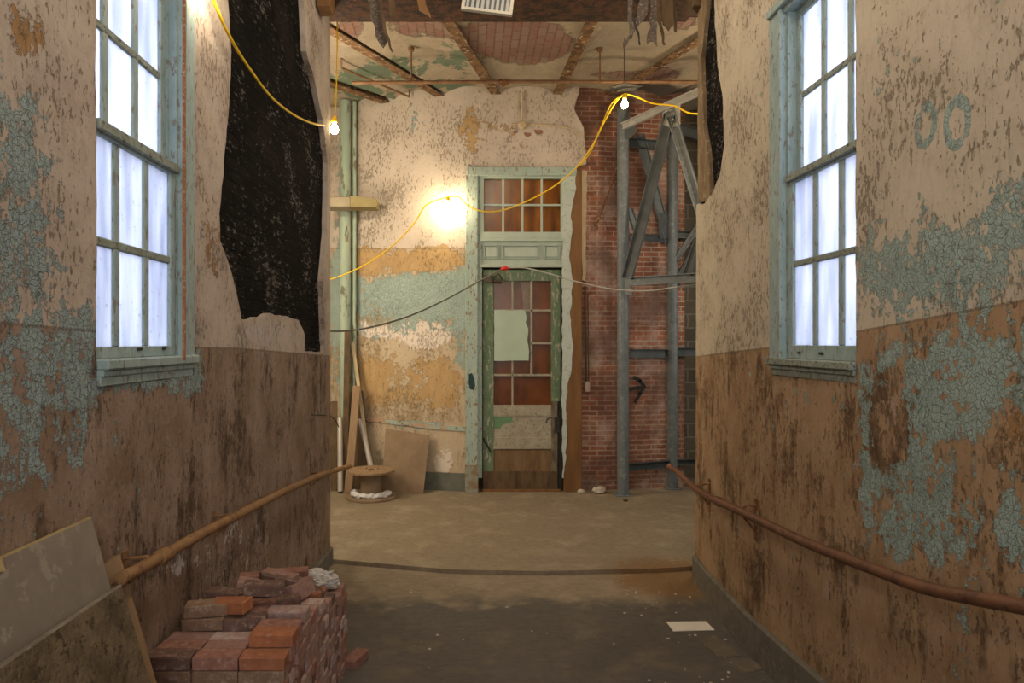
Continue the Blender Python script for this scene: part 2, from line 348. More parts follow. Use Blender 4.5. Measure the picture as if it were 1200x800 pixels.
def pane_mat():
    g = NG('milky_window_pane'); t = g.n.new('ShaderNodeBsdfTranslucent'); tr = g.n.new('ShaderNodeBsdfTransparent'); gl = g.n.new('ShaderNodeBsdfGlossy')
    n = g.noise(9, 4, .5, g.vscale((1, 1, .18))); n2 = g.noise(40, 4, .6)
    c = g.mix(g.rng(n, .35, .7), (.90, .91, .96), (.55, .57, .66)); c = g.mix(g.math('MULTIPLY', g.rng(n2, .62, .7), .5), c, (.4, .4, .42))
    g.L(c, t.inputs[0]); gl.inputs['Roughness'].default_value = .25; tr.inputs[0].default_value = (.9, .93, 1, 1)
    m1 = g.n.new('ShaderNodeMixShader'); m1.inputs[0].default_value = .12; g.L(t.outputs[0], m1.inputs[1]); g.L(tr.outputs[0], m1.inputs[2])
    m2 = g.n.new('ShaderNodeMixShader'); m2.inputs[0].default_value = .04; g.L(m1.outputs[0], m2.inputs[1]); g.L(gl.outputs[0], m2.inputs[2])
    g.L(m2.outputs[0], g.out.inputs[0]); return g.m
M['pane'] = pane_mat()
def glass_mat(name, tint=(.95, .9, .8)):
    g = NG(name); tr = g.n.new('ShaderNodeBsdfTransparent'); gl = g.n.new('ShaderNodeBsdfGlossy'); tr.inputs[0].default_value = (*tint, 1)
    gl.inputs['Roughness'].default_value = .2; m = g.n.new('ShaderNodeMixShader'); m.inputs[0].default_value = .015
    g.L(tr.outputs[0], m.inputs[1]); g.L(gl.outputs[0], m.inputs[2]); g.L(m.outputs[0], g.out.inputs[0]); return g.m
M['dirty_glass'] = glass_mat('dirty_door_glass')
def emis(name, col, s):
    g = NG(name); e = g.n.new('ShaderNodeEmission'); e.inputs[0].default_value = (*col, 1); e.inputs[1].default_value = s
    g.L(e.outputs[0], g.out.inputs[0]); return g.m

# ------------------------------------------------------------------ sheet: plaster layer or masonry with ragged holes and real thickness
def ragged(loop, step=.05, amp=.012, seed=0, closed=True):
    out = []; n = len(loop)
    for i in range(n if closed else n-1):
        a, b = Vector(loop[i]), Vector(loop[(i+1)%n]); L = (b-a).length; k = max(1, int(L/step))
        for j in range(k):
            p = a.lerp(b, j/k); q = Vector((p.x*9+seed, p.y*9, seed*1.7))
            if j or amp < 0: p = p+Vector((noise.noise(q), noise.noise(q+Vector((31, 7, 3)))))*abs(amp)*2
            out.append(p)
    if not closed: out.append(Vector(loop[-1]))
    return out
def inpoly(P, loop):
    x, y = P[:, 0], P[:, 1]; ins = np.zeros(len(P), bool); n = len(loop); j = n-1
    for i in range(n):
        xi, yi = loop[i]; xj, yj = loop[j]
        if yi != yj:
            c = ((yi > y) != (yj > y)) & (x < (xj-xi)*(y-yi)/(yj-yi)+xi); ins ^= c
        j = i
    return ins
def sheet(name, outer, holes, mapf, thick, mat, grid=.08, fields=None, parent=None, back=True):
    loops = [[tuple(p) for p in l] for l in [outer]+holes]
    verts, edges = [], []
    for l in loops:
        b = len(verts); verts += [Vector(p) for p in l]; edges += [(b+i, b+(i+1)%len(l)) for i in range(len(l))]
    B = np.array([tuple(v) for v in verts])
    xs = np.arange(B[:, 0].min()+grid/2, B[:, 0].max(), grid); ys = np.arange(B[:, 1].min()+grid/2, B[:, 1].max(), grid)
    G = np.array([(x, y) for x in xs for y in ys])
    ok = inpoly(G, loops[0])
    for l in loops[1:]: ok &= ~inpoly(G, l)
    G = G[ok]
    # keep clear of the boundary segments
    keep = np.ones(len(G), bool)
    for l in loops:
        for i in range(len(l)):
            a = np.array(l[i]); b = np.array(l[(i+1)%len(l)]); ab = b-a; t = np.clip(((G-a)@ab)/max(ab@ab, 1e-9), 0, 1)
            keep &= (((G-(a+t[:, None]*ab))**2).sum(1) > (grid*.3)**2)
    verts += [Vector(p) for p in G[keep]]
    vo, eo, fo, ov, oe, of = delaunay_2d_cdt(verts, edges, [], 0, 1e-6)
    V2 = np.array([tuple(v) for v in vo]); T = np.array([f for f in fo])
    cen = V2[T].mean(1); ok = inpoly(cen, loops[0])
    for l in loops[1:]: ok &= ~inpoly(cen, l)
    T = T[ok]; N = len(V2)
    pts = [mapf(x, y, 0) for x, y in V2]
    faces = [tuple(t) for t in T]
    if back:
        pts += [mapf(x, y, thick) for x, y in V2]; cnt = {}
        for t in T:
            for a, b in ((t[0], t[1]), (t[1], t[2]), (t[2], t[0])): cnt[(a, b)] = 1
        faces += [(t[2]+N, t[1]+N, t[0]+N) for t in T]
        faces += [(b, a, a+N, b+N) for (a, b) in cnt if (b, a) not in cnt]
    me = bpy.data.meshes.new(name); me.from_pydata([tuple(p) for p in pts], [], [tuple(int(i) for i in f) for f in faces]); me.validate()
    bm = bmesh.new(); bm.from_mesh(me); bmesh.ops.recalc_face_normals(bm, faces=bm.faces); bm.to_mesh(me); bm.free()
    if fields: set_fields(me, fields)
    return link(name, me, mat, parent)
def set_fields(me, fields):
    n = len(me.vertices); co = np.empty(n*3); me.vertices.foreach_get('co', co); co = co.reshape(-1, 3)
    a, dado = fields(co)
    at_ = me.attributes.new('paint_a', 'FLOAT_COLOR', 'POINT'); at_.data.foreach_set('color', np.concatenate([a, np.ones((n, 1))], 1).astype(np.float32).ravel())
    ad = me.attributes.new('dado', 'FLOAT', 'POINT'); ad.data.foreach_set('value', dado.astype(np.float32))
def blobs(px, py, lst, base):
    f = np.full(len(px), base, float)
    for b in lst:
        cx, cy, rx, ry, v = b[:5]
        if len(b) > 5: th = math.radians(b[5])
        else: th = 0
        dx, dy = px-cx, py-cy; X = (dx*math.cos(th)+dy*math.sin(th))/rx; Y = (-dx*math.sin(th)+dy*math.cos(th))/ry
        f += v*np.exp(-((X*X+Y*Y)**1.6))
    return f
def proj(co):
    d = np.maximum(co[:, 1], .45); return 550+F*co[:, 0]/d, 400-F*(co[:, 2]-EYE)/d

# ------------------------------------------------------------------ floor
def floor_z(x, d):
    return interp(d, [(-3, .40), (0, .26), (2, .14), (3.5, .055), (4.6, -.01), (5.4, -.03), (6.4, -.04)])
EDGE = [(-3.4, 6.55), (-1.6, 6.32), (-1.16, 6.25), (-.17, 5.99), (.65, 5.95), (1.75, 6.03), (2.6, 6.2), (4.6, 6.5)]
def edge_d(x): return interp(x, EDGE)
def floor_mat():
    g = NG('worn_concrete_floor'); p = g.sep(g.pos()); x, y = p[0], p[1]
    n = g.noise(3, 6, .65); n2 = g.noise(15, 6, .7, g.vscale((1, 1.8, 1))); big = g.noise(.9, 4, .6)
    far = g.mix(g.rng(n2, .35, .65), (.255, .205, .14), (.185, .145, .10)); far = g.mix(g.rng(n, .5, .7), far, (.31, .255, .18))
    near = g.mix(g.rng(n2, .35, .65), (.115, .103, .09), (.085, .076, .066)); near = g.mix(g.rng(n, .52, .7), near, (.17, .145, .11))
    k = g.rng(g.math('ADD', y, g.math('MULTIPLY', g.math('SUBTRACT', n, .5), .9)), 5.22, 5.45)
    col = g.mix(k, near, far)
    rd = g.math('ADD', g.math('POWER', g.math('MULTIPLY', g.math('SUBTRACT', x, 1.75), 1.4), 2.0), g.math('POWER', g.math('MULTIPLY', g.math('SUBTRACT', y, 5.85), 1.6), 2.0))
    rm = g.math('MULTIPLY', g.rng(g.math('ADD', rd, g.math('MULTIPLY', g.math('SUBTRACT', n2, .5), 2.2)), .75, .25), .8)
    col = g.mix(rm, col, (.17, .085, .025))
    # stamped anti-slip dots
    gx = g.math('SINE', g.math('MULTIPLY', x, 2*math.pi/.045)); gy = g.math('SINE', g.math('MULTIPLY', y, 2*math.pi/.045))
    dots = g.rng(g.math('MULTIPLY', gx, gy), .15, .6)
    pad = g.math('MULTIPLY', g.math('MULTIPLY', g.rng(x, -.5, -.4), g.rng(x, 1.75, 1.6)), g.math('MULTIPLY', g.rng(y, 6.15, 6.2), g.rng(y, 7.6, 7.4)))
    pad = g.math('MULTIPLY', pad, g.rng(n, .38, .55))
    col = g.mix(g.math('MULTIPLY', g.math('MULTIPLY', dots, pad), .45), col, (.16, .12, .075))
    spk = g.math('MULTIPLY', g.rng(g.noise(90, 3, .7), .68, .72), .45); col = g.mix(spk, col, (.5, .45, .38))
    g.bump(g.math('ADD', g.math('MULTIPLY', dots, pad), g.math('ADD', n2, g.math('MULTIPLY', g.noise(60, 4, .7), .4))), .5, .008)
    return g.fin(col, g.rng(n, .3, .7, .55, .8))
M['floor'] = floor_mat()
def floor_sheet(name, cond_pts, zf, parent=None):
    pass
bm = bmesh.new()
xs = np.linspace(-3.4, 4.6, 41)
def grid_mesh(name, xs, rows_f, zf, mat, kind='structure'):
    bm = bmesh.new(); rows = []
    for j in range(rows_f[0]):
        rows.append([bm.verts.new((x, rows_f[1](x, j), zf(x, rows_f[1](x, j)))) for x in xs])
    for a, b in zip(rows, rows[1:]):
        for i in range(len(xs)-1): bm.faces.new((a[i], a[i+1], b[i+1], b[i]))
    r = bmesh.ops.extrude_face_region(bm, geom=bm.faces[:]);
    for v in [e for e in r['geom'] if isinstance(e, bmesh.types.BMVert)]: v.co.z -= .15
    bmesh.ops.recalc_face_normals(bm, faces=bm.faces)
    me = bpy.data.meshes.new(name); bm.to_mesh(me); bm.free(); o = link(name, me, mat); o['kind'] = kind; return o
fl = grid_mesh('floor', list(xs), (33, lambda x, j: -3+(edge_d(x)+3)*j/32), lambda x, d: floor_z(x, d), M['floor'])
fl2 = grid_mesh('floor', list(xs), (22, lambda x, j: edge_d(x)+(11.2-edge_d(x))*j/21), lambda x, d: 0.0, M['floor'])

# ------------------------------------------------------------------ left wall
DADL = [(-3, .2), (0, .13), (1.98, .054), (2.48, .037), (3.32, -.029), (3.89, -.039), (6.3, -.134)]
DADR = [(-3, .45), (0, .30), (2.17, .135), (3.12, .047), (4.03, -.035), (5.9, -.133)]
WL = (2.48, 3.32, -.165, 1.72); WR = (3.15, 4.05, -.195, 1.93)
def px_l(x, y):
    d = 1121.0/(565-x); return (d, (400-y)*d/F+EYE)
def px_r(x, y):
    d = 4.0
    for _ in range(30): d = F*XR(d)/(x-550)
    return (d, (400-y)*d/F+EYE)
TEAL_L = [(12, 190, 40, 110, .30), (45, 250, 38, 120, .16), (20, 330, 60, 50, .15), (40, 430, 74, 60, .36), (100, 400, 22, 70, .20), (20, 560, 50, 80, .17), (85, 530, 14, 70, .18), (60, 500, 60, 40, .12), (170, 500, 60, 30, .08),
          (175, 452, 60, 11, .30), (235, 330, 9, 90, .12), (222, 440, 18, 30, .28), (290, 415, 90, 8, .16), (78, 360, 45, 22, .06), (345, 480, 14, 40, .07), (60, 20, 30, 40, -.1), (235, 560, 10, 50, .07), (150, 630, 12, 30, .06)]
OCH_L = [(30, 40, 26, 46, .33), (60, 150, 10, 70, .27), (245, 250, 14, 50, .22), (255, 310, 22, 50, .2), (330, 385, 22, 16, .2), (75, 290, 14, 60, .15), (60, 550, 40, 60, .12), (20, 640, 40, 40, .12), (370, 500, 16, 120, .1), (15, 700, 40, 40, .1)]
WHT_L = [(230, 20, 30, 60, .1), (310, 392, 50, 22, .34), (240, 280, 14, 40, .10), (209, 665, 5, 12, .4), (240, 385, 20, 26, .12), (250, 650, 100, 50, .26), (300, 560, 60, 60, .16), (180, 560, 40, 40, .14), (90, 415, 26, 22, .2)]
def fields_l(co):
    px, py = proj(co); dd = co[:, 1]
    dado = co[:, 2]-EYE-np.interp(dd, [p[0] for p in DADL], [p[1] for p in DADL])
    t = blobs(px, py, TEAL_L, .27); o = blobs(px, py, OCH_L, .20); w_ = blobs(px, py, WHT_L, .20)
    return np.stack([t, o, w_], 1), dado
mapL = lambda u, v, k: (XL(u)-k, u, v)
ZC = EYE+1.75+.5   # corridor ceiling 4.25 high above the far floor
TOPW = 5.6
burn = [(264, -75), (266, -20), (267, 0), (271, 60), (268, 130), (262, 205), (257, 250), (258, 282), (271, 318), (279, 352), (284, 378), (293, 374), (312, 369), (335, 370), (350, 375), (357, 392), (358, 412), (381, 413),
        (378, 330), (383, 270), (384, 190), (378, 140), (368, 92), (359, 60), (356, 0), (352, -60)]
burn_u = ragged([px_l(*p) for p in burn], .06, .012, 3)
outer_l = [(-3, -.1), (6.3, -.1), (6.3, TOPW), (-3, TOPW)]
def rect(a, b, c, d): return [(a, c), (b, c), (b, d), (a, d)]
wl = tag(sheet('wall_left', outer_l, [rect(WL[0]-.13, WL[1]-.01, WL[2]+EYE, WL[3]+EYE)], lambda u, v, k: (XL(u)-.045-k, u, v), .32, M['char_brick'], .3), kind='structure')
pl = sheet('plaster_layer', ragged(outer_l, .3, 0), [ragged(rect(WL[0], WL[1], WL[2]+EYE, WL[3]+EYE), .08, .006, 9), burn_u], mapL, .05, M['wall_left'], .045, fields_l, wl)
# ------------------------------------------------------------------ right wall
TEAL_R = [(1060, 330, 60, 44, .17), (1110, 310, 90, 50, .24), (1190, 240, 40, 55, .27), (1150, 370, 70, 30, .10), (1120, 430, 120, 50, .34), (1150, 490, 100, 70, .30), (1070, 570, 66, 60, .27), (1100, 625, 66, 40, .25), (1130, 280, 90, 60, .10), (1190, 600, 20, 60, .2), (1020, 300, 24, 90, .12),
          (1190, 650, 20, 50, .24), (1050, 640, 22, 30, .14), (1130, 740, 14, 60, .25), (1012, 520, 10, 120, .22), (912, 330, 10, 120, .26), (1180, 490, 26, 45, -.20), (950, 470, 50, 16, .12), (985, 250, 1, 1, 0), (1045, 100, 26, 50, .05),
          (1020, 410, 10, 40, -.12), (1045, 480, 18, 50, -.2), (1078, 413, 14, 10, -.25), (1060, 520, 18, 24, -.15), (1145, 540, 50, 30, -.12), (1130, 470, 70, 30, .12), (1140, 215, 18, 18, .10), (1090, 225, 18, 14, .14)]
def ring(px, py, cx, cy, rx, ry, wd, v):
    r = np.sqrt(((px-cx)/rx)**2+((py-cy)/ry)**2); return v*np.exp(-((r-1)/wd)**4)
OCH_R = [(1190, 500, 34, 60, .30), (1040, 530, 30, 60, .17), (1185, 400, 26, 50, .1), (960, 490, 60, 50, .10), (1110, 560, 80, 50, .16), (1028, 10, 9, 18, .3), (1000, 470, 60, 30, .10), (985, 640, 30, 90, .14), (1100, 590, 60, 60, .12), (905, 470, 60, 60, .05)]
WHT_R = [(1020, 430, 14, 60, .34), (1045, 480, 16, 52, .34), (1078, 413, 15, 10, .34), (940, 690, 70, 60, .16), (875, 640, 24, 60, .1), (967, 690, 5, 13, .3)]
def fields_r(co):
    px, py = proj(co); dd = co[:, 1]
    dado = co[:, 2]-EYE-np.interp(dd, [p[0] for p in DADR], [p[1] for p in DADR])
    t = blobs(px, py, TEAL_R, .28); o = blobs(px, py, OCH_R, .20); w_ = blobs(px, py, WHT_R, .18)
    t += 0
    return np.stack([t, o, w_], 1), dado
mapR = lambda u, v, k: (XR(u)+k, u, v)
hole_r = [(839, -70), (837, 0), (838, 33), (842, 83), (847, 117), (849, 170), (843, 207), (834, 228), (826, 238), (816, 240)]
he = [px_r(*p) for p in hole_r]
edge_r = ragged(he, .05, .012, 5, closed=False)
outer_r = [Vector((-3, -.1)), Vector((5.9, -.1))]+list(reversed([Vector((min(p[0], 5.9), p[1])) for p in edge_r]))+[Vector((he[0][0], TOPW)), Vector((-3, TOPW))]
wr = tag(sheet('wall_right', [(-3, -.1), (5.9, -.1), (5.9, TOPW), (-3, TOPW)], [rect(WR[0]-.12, WR[1]-.01, WR[2]+EYE, WR[3]+EYE)], lambda u, v, k: (XR(u)+.045+k, u, v), .32, M['char_brick'], .3), kind='structure')
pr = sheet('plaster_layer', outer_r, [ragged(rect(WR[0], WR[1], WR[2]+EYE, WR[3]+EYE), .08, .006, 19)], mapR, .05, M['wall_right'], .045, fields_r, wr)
# mortar edge strip at the broken right corner
def strip(pts, name, mp, thick, mat, parent): return sheet(name, ragged(pts, .06, .012, 8), [], mp, thick, mat, .1, None, parent)
M['mortar'] = mottled('rough_brown_mortar', (.26, .185, .11), (.17, .115, .065), 10, .9, 0, .9, (1, 1, .5), c3=(.34, .27, .18), dist=.02)
strip([px_r(*p) for p in [(816, 236), (831, 236), (829, 190), (823, 150), (820, 67), (827, 0), (828, -60), (815.6, -60)]], 'mortar_edge', lambda u, v, k: (XR(u)+.012+k, u, v), .035, M['mortar'], wr)

# room-side returns, unseen near end wall with an opening made up for the fill light
mb = MB(); mb.box(-3.4, XL(6.3)-.30, 6.15, 6.35, -.1, 5.6); tag(mb.build('wall_inner_left', M['tile_clay']), kind='structure')
mb = MB(); mb.box(XR(5.9)+.30, 4.6, 5.75, 5.95, -.1, 5.6); tag(mb.build('wall_inner_right', M['tile_clay']), kind='structure')
mb = MB(); mb.box(-1.8, -1.3, -3.3, -3.0, 0, 5.6); mb.box(1.75, 2.3, -3.3, -3, 0, 5.6); mb.box(-1.3, 1.75, -3.3, -3, 4.3, 5.6); mb.box(-1.3, 1.75, -3.3, -3, 0, .4)
tag(mb.build('wall_near', M['tile_clay']), kind='structure')
mb = MB(); mb.box(-3.6, -3.4, 6.1, 11.3, -.1, 5.6); tag(mb.build('wall_room_left', M['tile_clay']), kind='structure')
mb = MB(); mb.box(4.6, 4.8, 5.8, 11.3, -.1, 5.6); tag(mb.build('wall_room_right', M['block']), kind='structure')

# baseboards
def baseboard(name, Xf, sgn, d0, d1, h0, mat):
    bm = bmesh.new(); rows = []
    n = 24
    for i in range(n+1):
        d = d0+(d1-d0)*i/n; zf = floor_z(0, d) if d < 6 else -.04
        top = zf+interp(d, h0); j = .004*noise.noise(Vector((d*6, 1, 2)))
        x = Xf(d)
        rows.append([bm.verts.new(p) for p in ((x+sgn*.02, d, zf-.05), (x-sgn*.028, d, zf-.05), (x-sgn*.026, d, top-.015+j), (x-sgn*.012, d, top+j), (x+sgn*.02, d, top+j))])
    for a, b in zip(rows, rows[1:]):
        for k in range(5): bm.faces.new((a[k], a[(k+1)%5], b[(k+1)%5], b[k]))
    bm.faces.new(rows[0]); bm.faces.new(rows[-1][::-1]); bmesh.ops.recalc_face_normals(bm, faces=bm.faces)
    me = bpy.data.meshes.new(name); bm.to_mesh(me); bm.free(); return tag(link(name, me, mat), kind='structure')
baseboard('baseboard_right', XR, 1, -2.9, 5.9, [(0, .22), (3, .24), (4.8, .25), (5.9, .19)], M['concrete_base'])
baseboard('baseboard_left', XL, -1, -2.9, 6.3, [(0, .2), (4, .2), (6.3, .15)], M['concrete_base'])

# ------------------------------------------------------------------ windows
def window(idx, s, Xf, u0, u1, zb, zt, zmid, g0, g1, mats, near):
    um = (u0+u1)/2; X0 = Xf(um)
    root = empty('window_%d' % idx, (X0, um, EYE+zb)); root['kind'] = 'structure'
    def B(mb, a, b, c, d, w0, w1, bev=0):
        x0, x1 = sorted((X0+s*w0, X0+s*w1)); return mb.box(x0, x1, a, b, EYE+c, EYE+d, bev=bev)
    P, D = M['win_paint'], M['win_dirty']
    # frame: casing board, jambs with stop beads, head, sill and apron
    mb = MB(); B(mb, g1+.10, u1, zb+.09, zt, -.012, .05, .004); mb.build('side_casing', P, root)
    mb = MB(); B(mb, g1+.055, g1+.10, zb+.09, zt-.03, .018, .20); B(mb, g1+.075, g1+.104, zb+.09, zt-.03, -.02, .03, .004); B(mb, g1+.05, g1+.06, zb+.09, zt-.03, .055, .07)
    B(mb, g1+.05, g1+.06, zb+.09, zt-.03, .10, .115); mb.build('jamb', P, root)
    mb = MB(); B(mb, g0-.11, g0-.055, zb+.09, zt-.03, .055, .20); mb.build('jamb', P, root)
    mb = MB(); B(mb, g0-.11, u1, zt-.06, zt, .0, .20); B(mb, u0+.01, u1, zt-.03, zt+.02, -.03, .03, .005); mb.build('head', P, root)
    mb = MB(); B(mb, u0+.004, u1, zb+.06, zb+.10, -.035, .05, .006); B(mb, g0-.11, u1-.02, zb+.06, zb+.10, .05, .20); B(mb, u0+.004, u1-.01, zb+.035, zb+.06, -.016, .03, .004); mb.build('sill', D if s > 0 else P, root)
    mb = MB(); B(mb, u0+.004, u1-.01, zb, zb+.036, -.006, .04, .003); mb.build('apron', D if s > 0 else P, root)
    def sash(name, z0, z1, w0, w1, botw, topw, mb_bot):
        sr = None; st = .055
        mb = MB(); B(mb, g0-st, g0, z0, z1, w0, w1, .003); B(mb, g1, g1+st, z0, z1, w0, w1, .003); B(mb, g0, g1, z1-topw, z1, w0, w1, .003)
        B(mb, g0, g1, z0, z0+botw, w0, w1, .003); sr = mb.build(name, P, root)
        gz0, gz1 = z0+botw, z1-topw; mw = .034; pw = (g1-g0-2*mw*1.4)/3; zm = (gz0+gz1)/2
        for k in range(3):
            a = g0+k*(pw+mw*1.4)
            if k:
                mb = MB(); B(mb, a-mw*1.4, a, gz0, gz1, w0+.006, w1-.004, .005); mb.build('muntin', P, sr)
            for (c, d) in ((gz0, zm), (zm, gz1)):
                mb = MB(); B(mb, a, a+pw, c, d, (w0+w1)/2-.002, (w0+w1)/2+.002); mb.build('pane', M['pane'], sr)
        mb = MB(); B(mb, g0, g1, zm-mw/2, zm+mw/2, w0+.004, w1-.004, .005); mb.build('muntin', D, sr)
        return sr
    lo = sash('lower_sash', zb+.10, zmid+.02, .02, .055, -zb-.10-.02+.0, .045, None)
    hi = sash('upper_sash', zmid-.02, zt-.06, .065, .10, .045, .045, None)
    mb = MB(); B(mb, u0+.012, g1+.05, zmid-.012, zmid+.028, .0, .02, .004); mb.build('meeting_rail_lip', D, lo)
    mb = MB(); B(mb, (g0+g1)/2+.02, (g0+g1)/2+.06, zb+.128, zb+.14, .012, .021, .002); B(mb, g1-.09, g1-.065, zb+.128, zb+.14, .012, .021, .002); mb.build('sash_lift', M['black'], lo)
    return root
window(1, -1, XL, WL[0], WL[1], WL[2], WL[3], .79, 2.44, 3.125, None, None)
window(2, 1, XR, WR[0], WR[1], WR[2], WR[3], .91, 3.11, 3.82, None, None)
# sash chain pulley marks on the right window and rust pipe beside the left one
mb = MB(); a = px_l(207.5, 0); mb.tube([(XL(3.14)+.03, 3.14, EYE+z) for z in (-.085, .4, .9, 1.4, 2.2)], .0085, 8)
tag(mb.build('thin_riser_pipe', mottled('orange_rust_pipe', (.34, .13, .05), (.22, .08, .03), 30, .8, 0, .4, c3=(.4, .3, .2)), smooth=True), 'thin orange-rusted vertical pipe standing beside the left window casing', 'pipe')

# ------------------------------------------------------------------ far wall
def dfar(X):
    if X < -.06: return 9.12+(13.65-math.sqrt(max(4.6**2-(X-.70)**2, .1)))-9.05-.063-.0
    if X < 1.75: return 9.12
    return 9.12+(X-1.75)*.16
TEAL_F = [(470, 345, 90, 50, .45), (400, 330, 14, 80, .4), (500, 345, 50, 28, .4), (540, 380, 12, 100, .25), (485, 145, 5, 22, .45, 20), (482, 125, 5, 10, .3), (400, 200, 12, 80, .24), (425, 215, 4, 40, .2), (525, 400, 26, 30, .10),
          (430, 395, 60, 12, .1), (400, 420, 14, 80, .3), (520, 430, 26, 12, .16), (490, 497, 40, 6, .5), (505, 475, 30, 8, .12), (460, 300, 60, 10, .15), (475, 440, 60, 30, -.2), (465, 308, 60, 18, -.4), (520, 302, 30, 12, -.25)]
OCH_F = [(470, 308, 70, 20, .40), (520, 300, 34, 16, .36), (428, 305, 16, 22, .34), (470, 450, 66, 42, .36), (525, 450, 24, 50, .28), (430, 430, 22, 60, .2), (550, 150, 16, 32, .24), (575, 165, 60, 40, .16), (437, 345, 6, 12, .3), (610, 150, 60, 30, .1), (500, 530, 30, 20, .2), (600, 120, 40, 10, .1), (542, 350, 6, 20, .25)]
WHT_F = [(525, 240, 30, 30, .15), (500, 392, 40, 22, .55), (440, 388, 28, 10, .5), (480, 372, 14, 10, .3), (425, 375, 8, 8, .3), (560, 130, 8, 34, .3), (518, 543, 16, 20, .25), (395, 260, 10, 60, .2), (525, 525, 25, 40, .2), (630, 155, 14, 14, .3)]
def fields_f(co):
    px, py = proj(co); dado = -(py-291)/90.0+.0
    t = blobs(px, py, TEAL_F, .18); o = blobs(px, py, OCH_F, .18); w_ = blobs(px, py, WHT_F, .18)
    return np.stack([t, o, w_], 1), dado
def fx(x, y, d=9.12): return ((x-550)*d/F, (400-y)*d/F+EYE)
door_hole = [fx(560, 600), fx(668, 600), fx(668, 203), fx(560, 203)]
door_hole = [(p[0], max(p[1], -.2)) for p in door_hole]
wf = tag(sheet('wall_far', [(-3.4, -.2), (2.95, -.2), (2.95, 5.62), (-3.4, 5.62)], [[(p[0], max(p[1], -.15)) for p in door_hole]], lambda u, v, k: (u, dfar(u)+.045+k, v), .3, M['red_brick'], .15), kind='structure')
edge_f = [fx(676, 600), fx(676, 195), fx(687, 192), fx(684, 150), fx(673, 128), fx(679, 108), fx(679, 84)]
oF = [(-3.4, -.2), (edge_f[0][0], -.2)]+[tuple(p) for p in edge_f[1:]]
oF = oF[:2]+[tuple(p) for p in ragged(oF[2:], .06, .012, 2, closed=False)]+[(-3.4, 5.6)]
oF = [(p[0], min(p[1], 5.6)) for p in oF]
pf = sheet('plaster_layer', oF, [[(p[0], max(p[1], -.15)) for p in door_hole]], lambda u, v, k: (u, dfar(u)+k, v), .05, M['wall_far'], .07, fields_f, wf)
# block wall beyond the steel frame
mb = MB(); mb.box(2.6, 4.7, 10.0, 10.2, -.1, 5.6); tag(mb.build('wall_far_right', M['block']), kind='structure')
# plaster remnant strip, broken brick edge, arrow
M['cream_plaster'] = mottled('cream_plaster_strip', (.52, .42, .28), (.44, .34, .2), 8, .85, 0, .5)
pts = ragged([fx(679, 200), fx(688, 200), fx(687, 250), fx(686, 330), fx(682, 328), fx(681, 260), fx(678, 215)], .04, .006, 4)
mb = MB(); mb.prism([(p.x, dfar(p.x)-.01, p.y) for p in pts], (0, .06, 0)); mb.build('plaster_remnant', M['cream_plaster'], wf)
mb = MB()
def stroke(mb, pts, wdt, d):
    for a, b in zip(pts, pts[1:]):
        a, b = at(*a, d), at(*b, d); t = (b-a).normalized()*.01; mb.bar(a-t, b+t, wdt, .003, (0, 1, 0))
stroke(mb, [(737, 456), (755, 453)], .042, 9.205); stroke(mb, [(743, 442), (750, 446), (755, 453)], .05, 9.204); stroke(mb, [(755, 453), (750, 461), (744, 471)], .045, 9.203)
mb.build('painted_arrow', M['black_paint'], wf)
# dado cap and baseboard of the far wall
def follow(name, pxs, dep, h, mat, nseg=24, up=0):
    bm = bmesh.new(); rows = []
    for i in range(nseg+1):
        t = i/nseg; x, y = interp(t, [(k/(len(pxs)-1), p[0]) for k, p in enumerate(pxs)]), interp(t, [(k/(len(pxs)-1), p[1]) for k, p in enumerate(pxs)])
        X = (x-550)*9.3/F
        for _ in range(6): X = (x-550)*dfar(X)/F
        d = dfar(X); z = EYE+(400-y)*d/F
        rows.append([bm.verts.new(q) for q in ((X, d-dep, z), (X, d-dep, z+h), (X, d+.02, z+h+.005), (X, d+.02, z))])
    for a, b in zip(rows, rows[1:]):
        for k in range(4): bm.faces.new((a[k], a[(k+1)%4], b[(k+1)%4], b[k]))
    bm.faces.new(rows[0]); bm.faces.new(rows[-1][::-1]); bmesh.ops.recalc_face_normals(bm, faces=bm.faces)
    me = bpy.data.meshes.new(name); bm.to_mesh(me); bm.free(); return tag(link(name, me, mat), kind='structure')
M['trim_flaky'] = mottled('flaking_trim', (.33, .40, .35), (.40, .27, .18), 5, .7, 0, .5, lo=.45, hi=.55, c3=(.14, .1, .07))
follow('trim_1', [(390, 494), (430, 493), (470, 498), (510, 503), (545, 505)], .018, .055, M['trim_flaky'])
follow('baseboard_far', [(390, 568), (450, 572), (497, 575), (545, 577.5)], .02, .26, mottled('grey_base_paint', (.15, .155, .13), (.11, .115, .095), 9, .7, 0, .3))

# ------------------------------------------------------------------ ceiling of the far room: fanned steel beams with shallow vaults
HC = 3.31
def cl(x, y, z=HC): d = F*z/(400-y); return Vector(((x-550)*d/F, d))
BE = [((392, 100), (455, 121)), ((392, 38), (515, 112)), ((520, 17), (580, 108)), ((697, 17), (653, 110)), ((815, 50), (733, 101))]
FOC = Vector((1.06, 11.66))
beams = []
for a, b in BE:
    p, q = cl(*a), cl(*b); t = (p-q).normalized(); beams.append((q-t*.5, q+t*6.5, t))
ang = sorted([math.atan2(b[2].x, -b[2].y) for b in beams])
def ray(theta): return Vector((math.sin(theta), -math.cos(theta)))
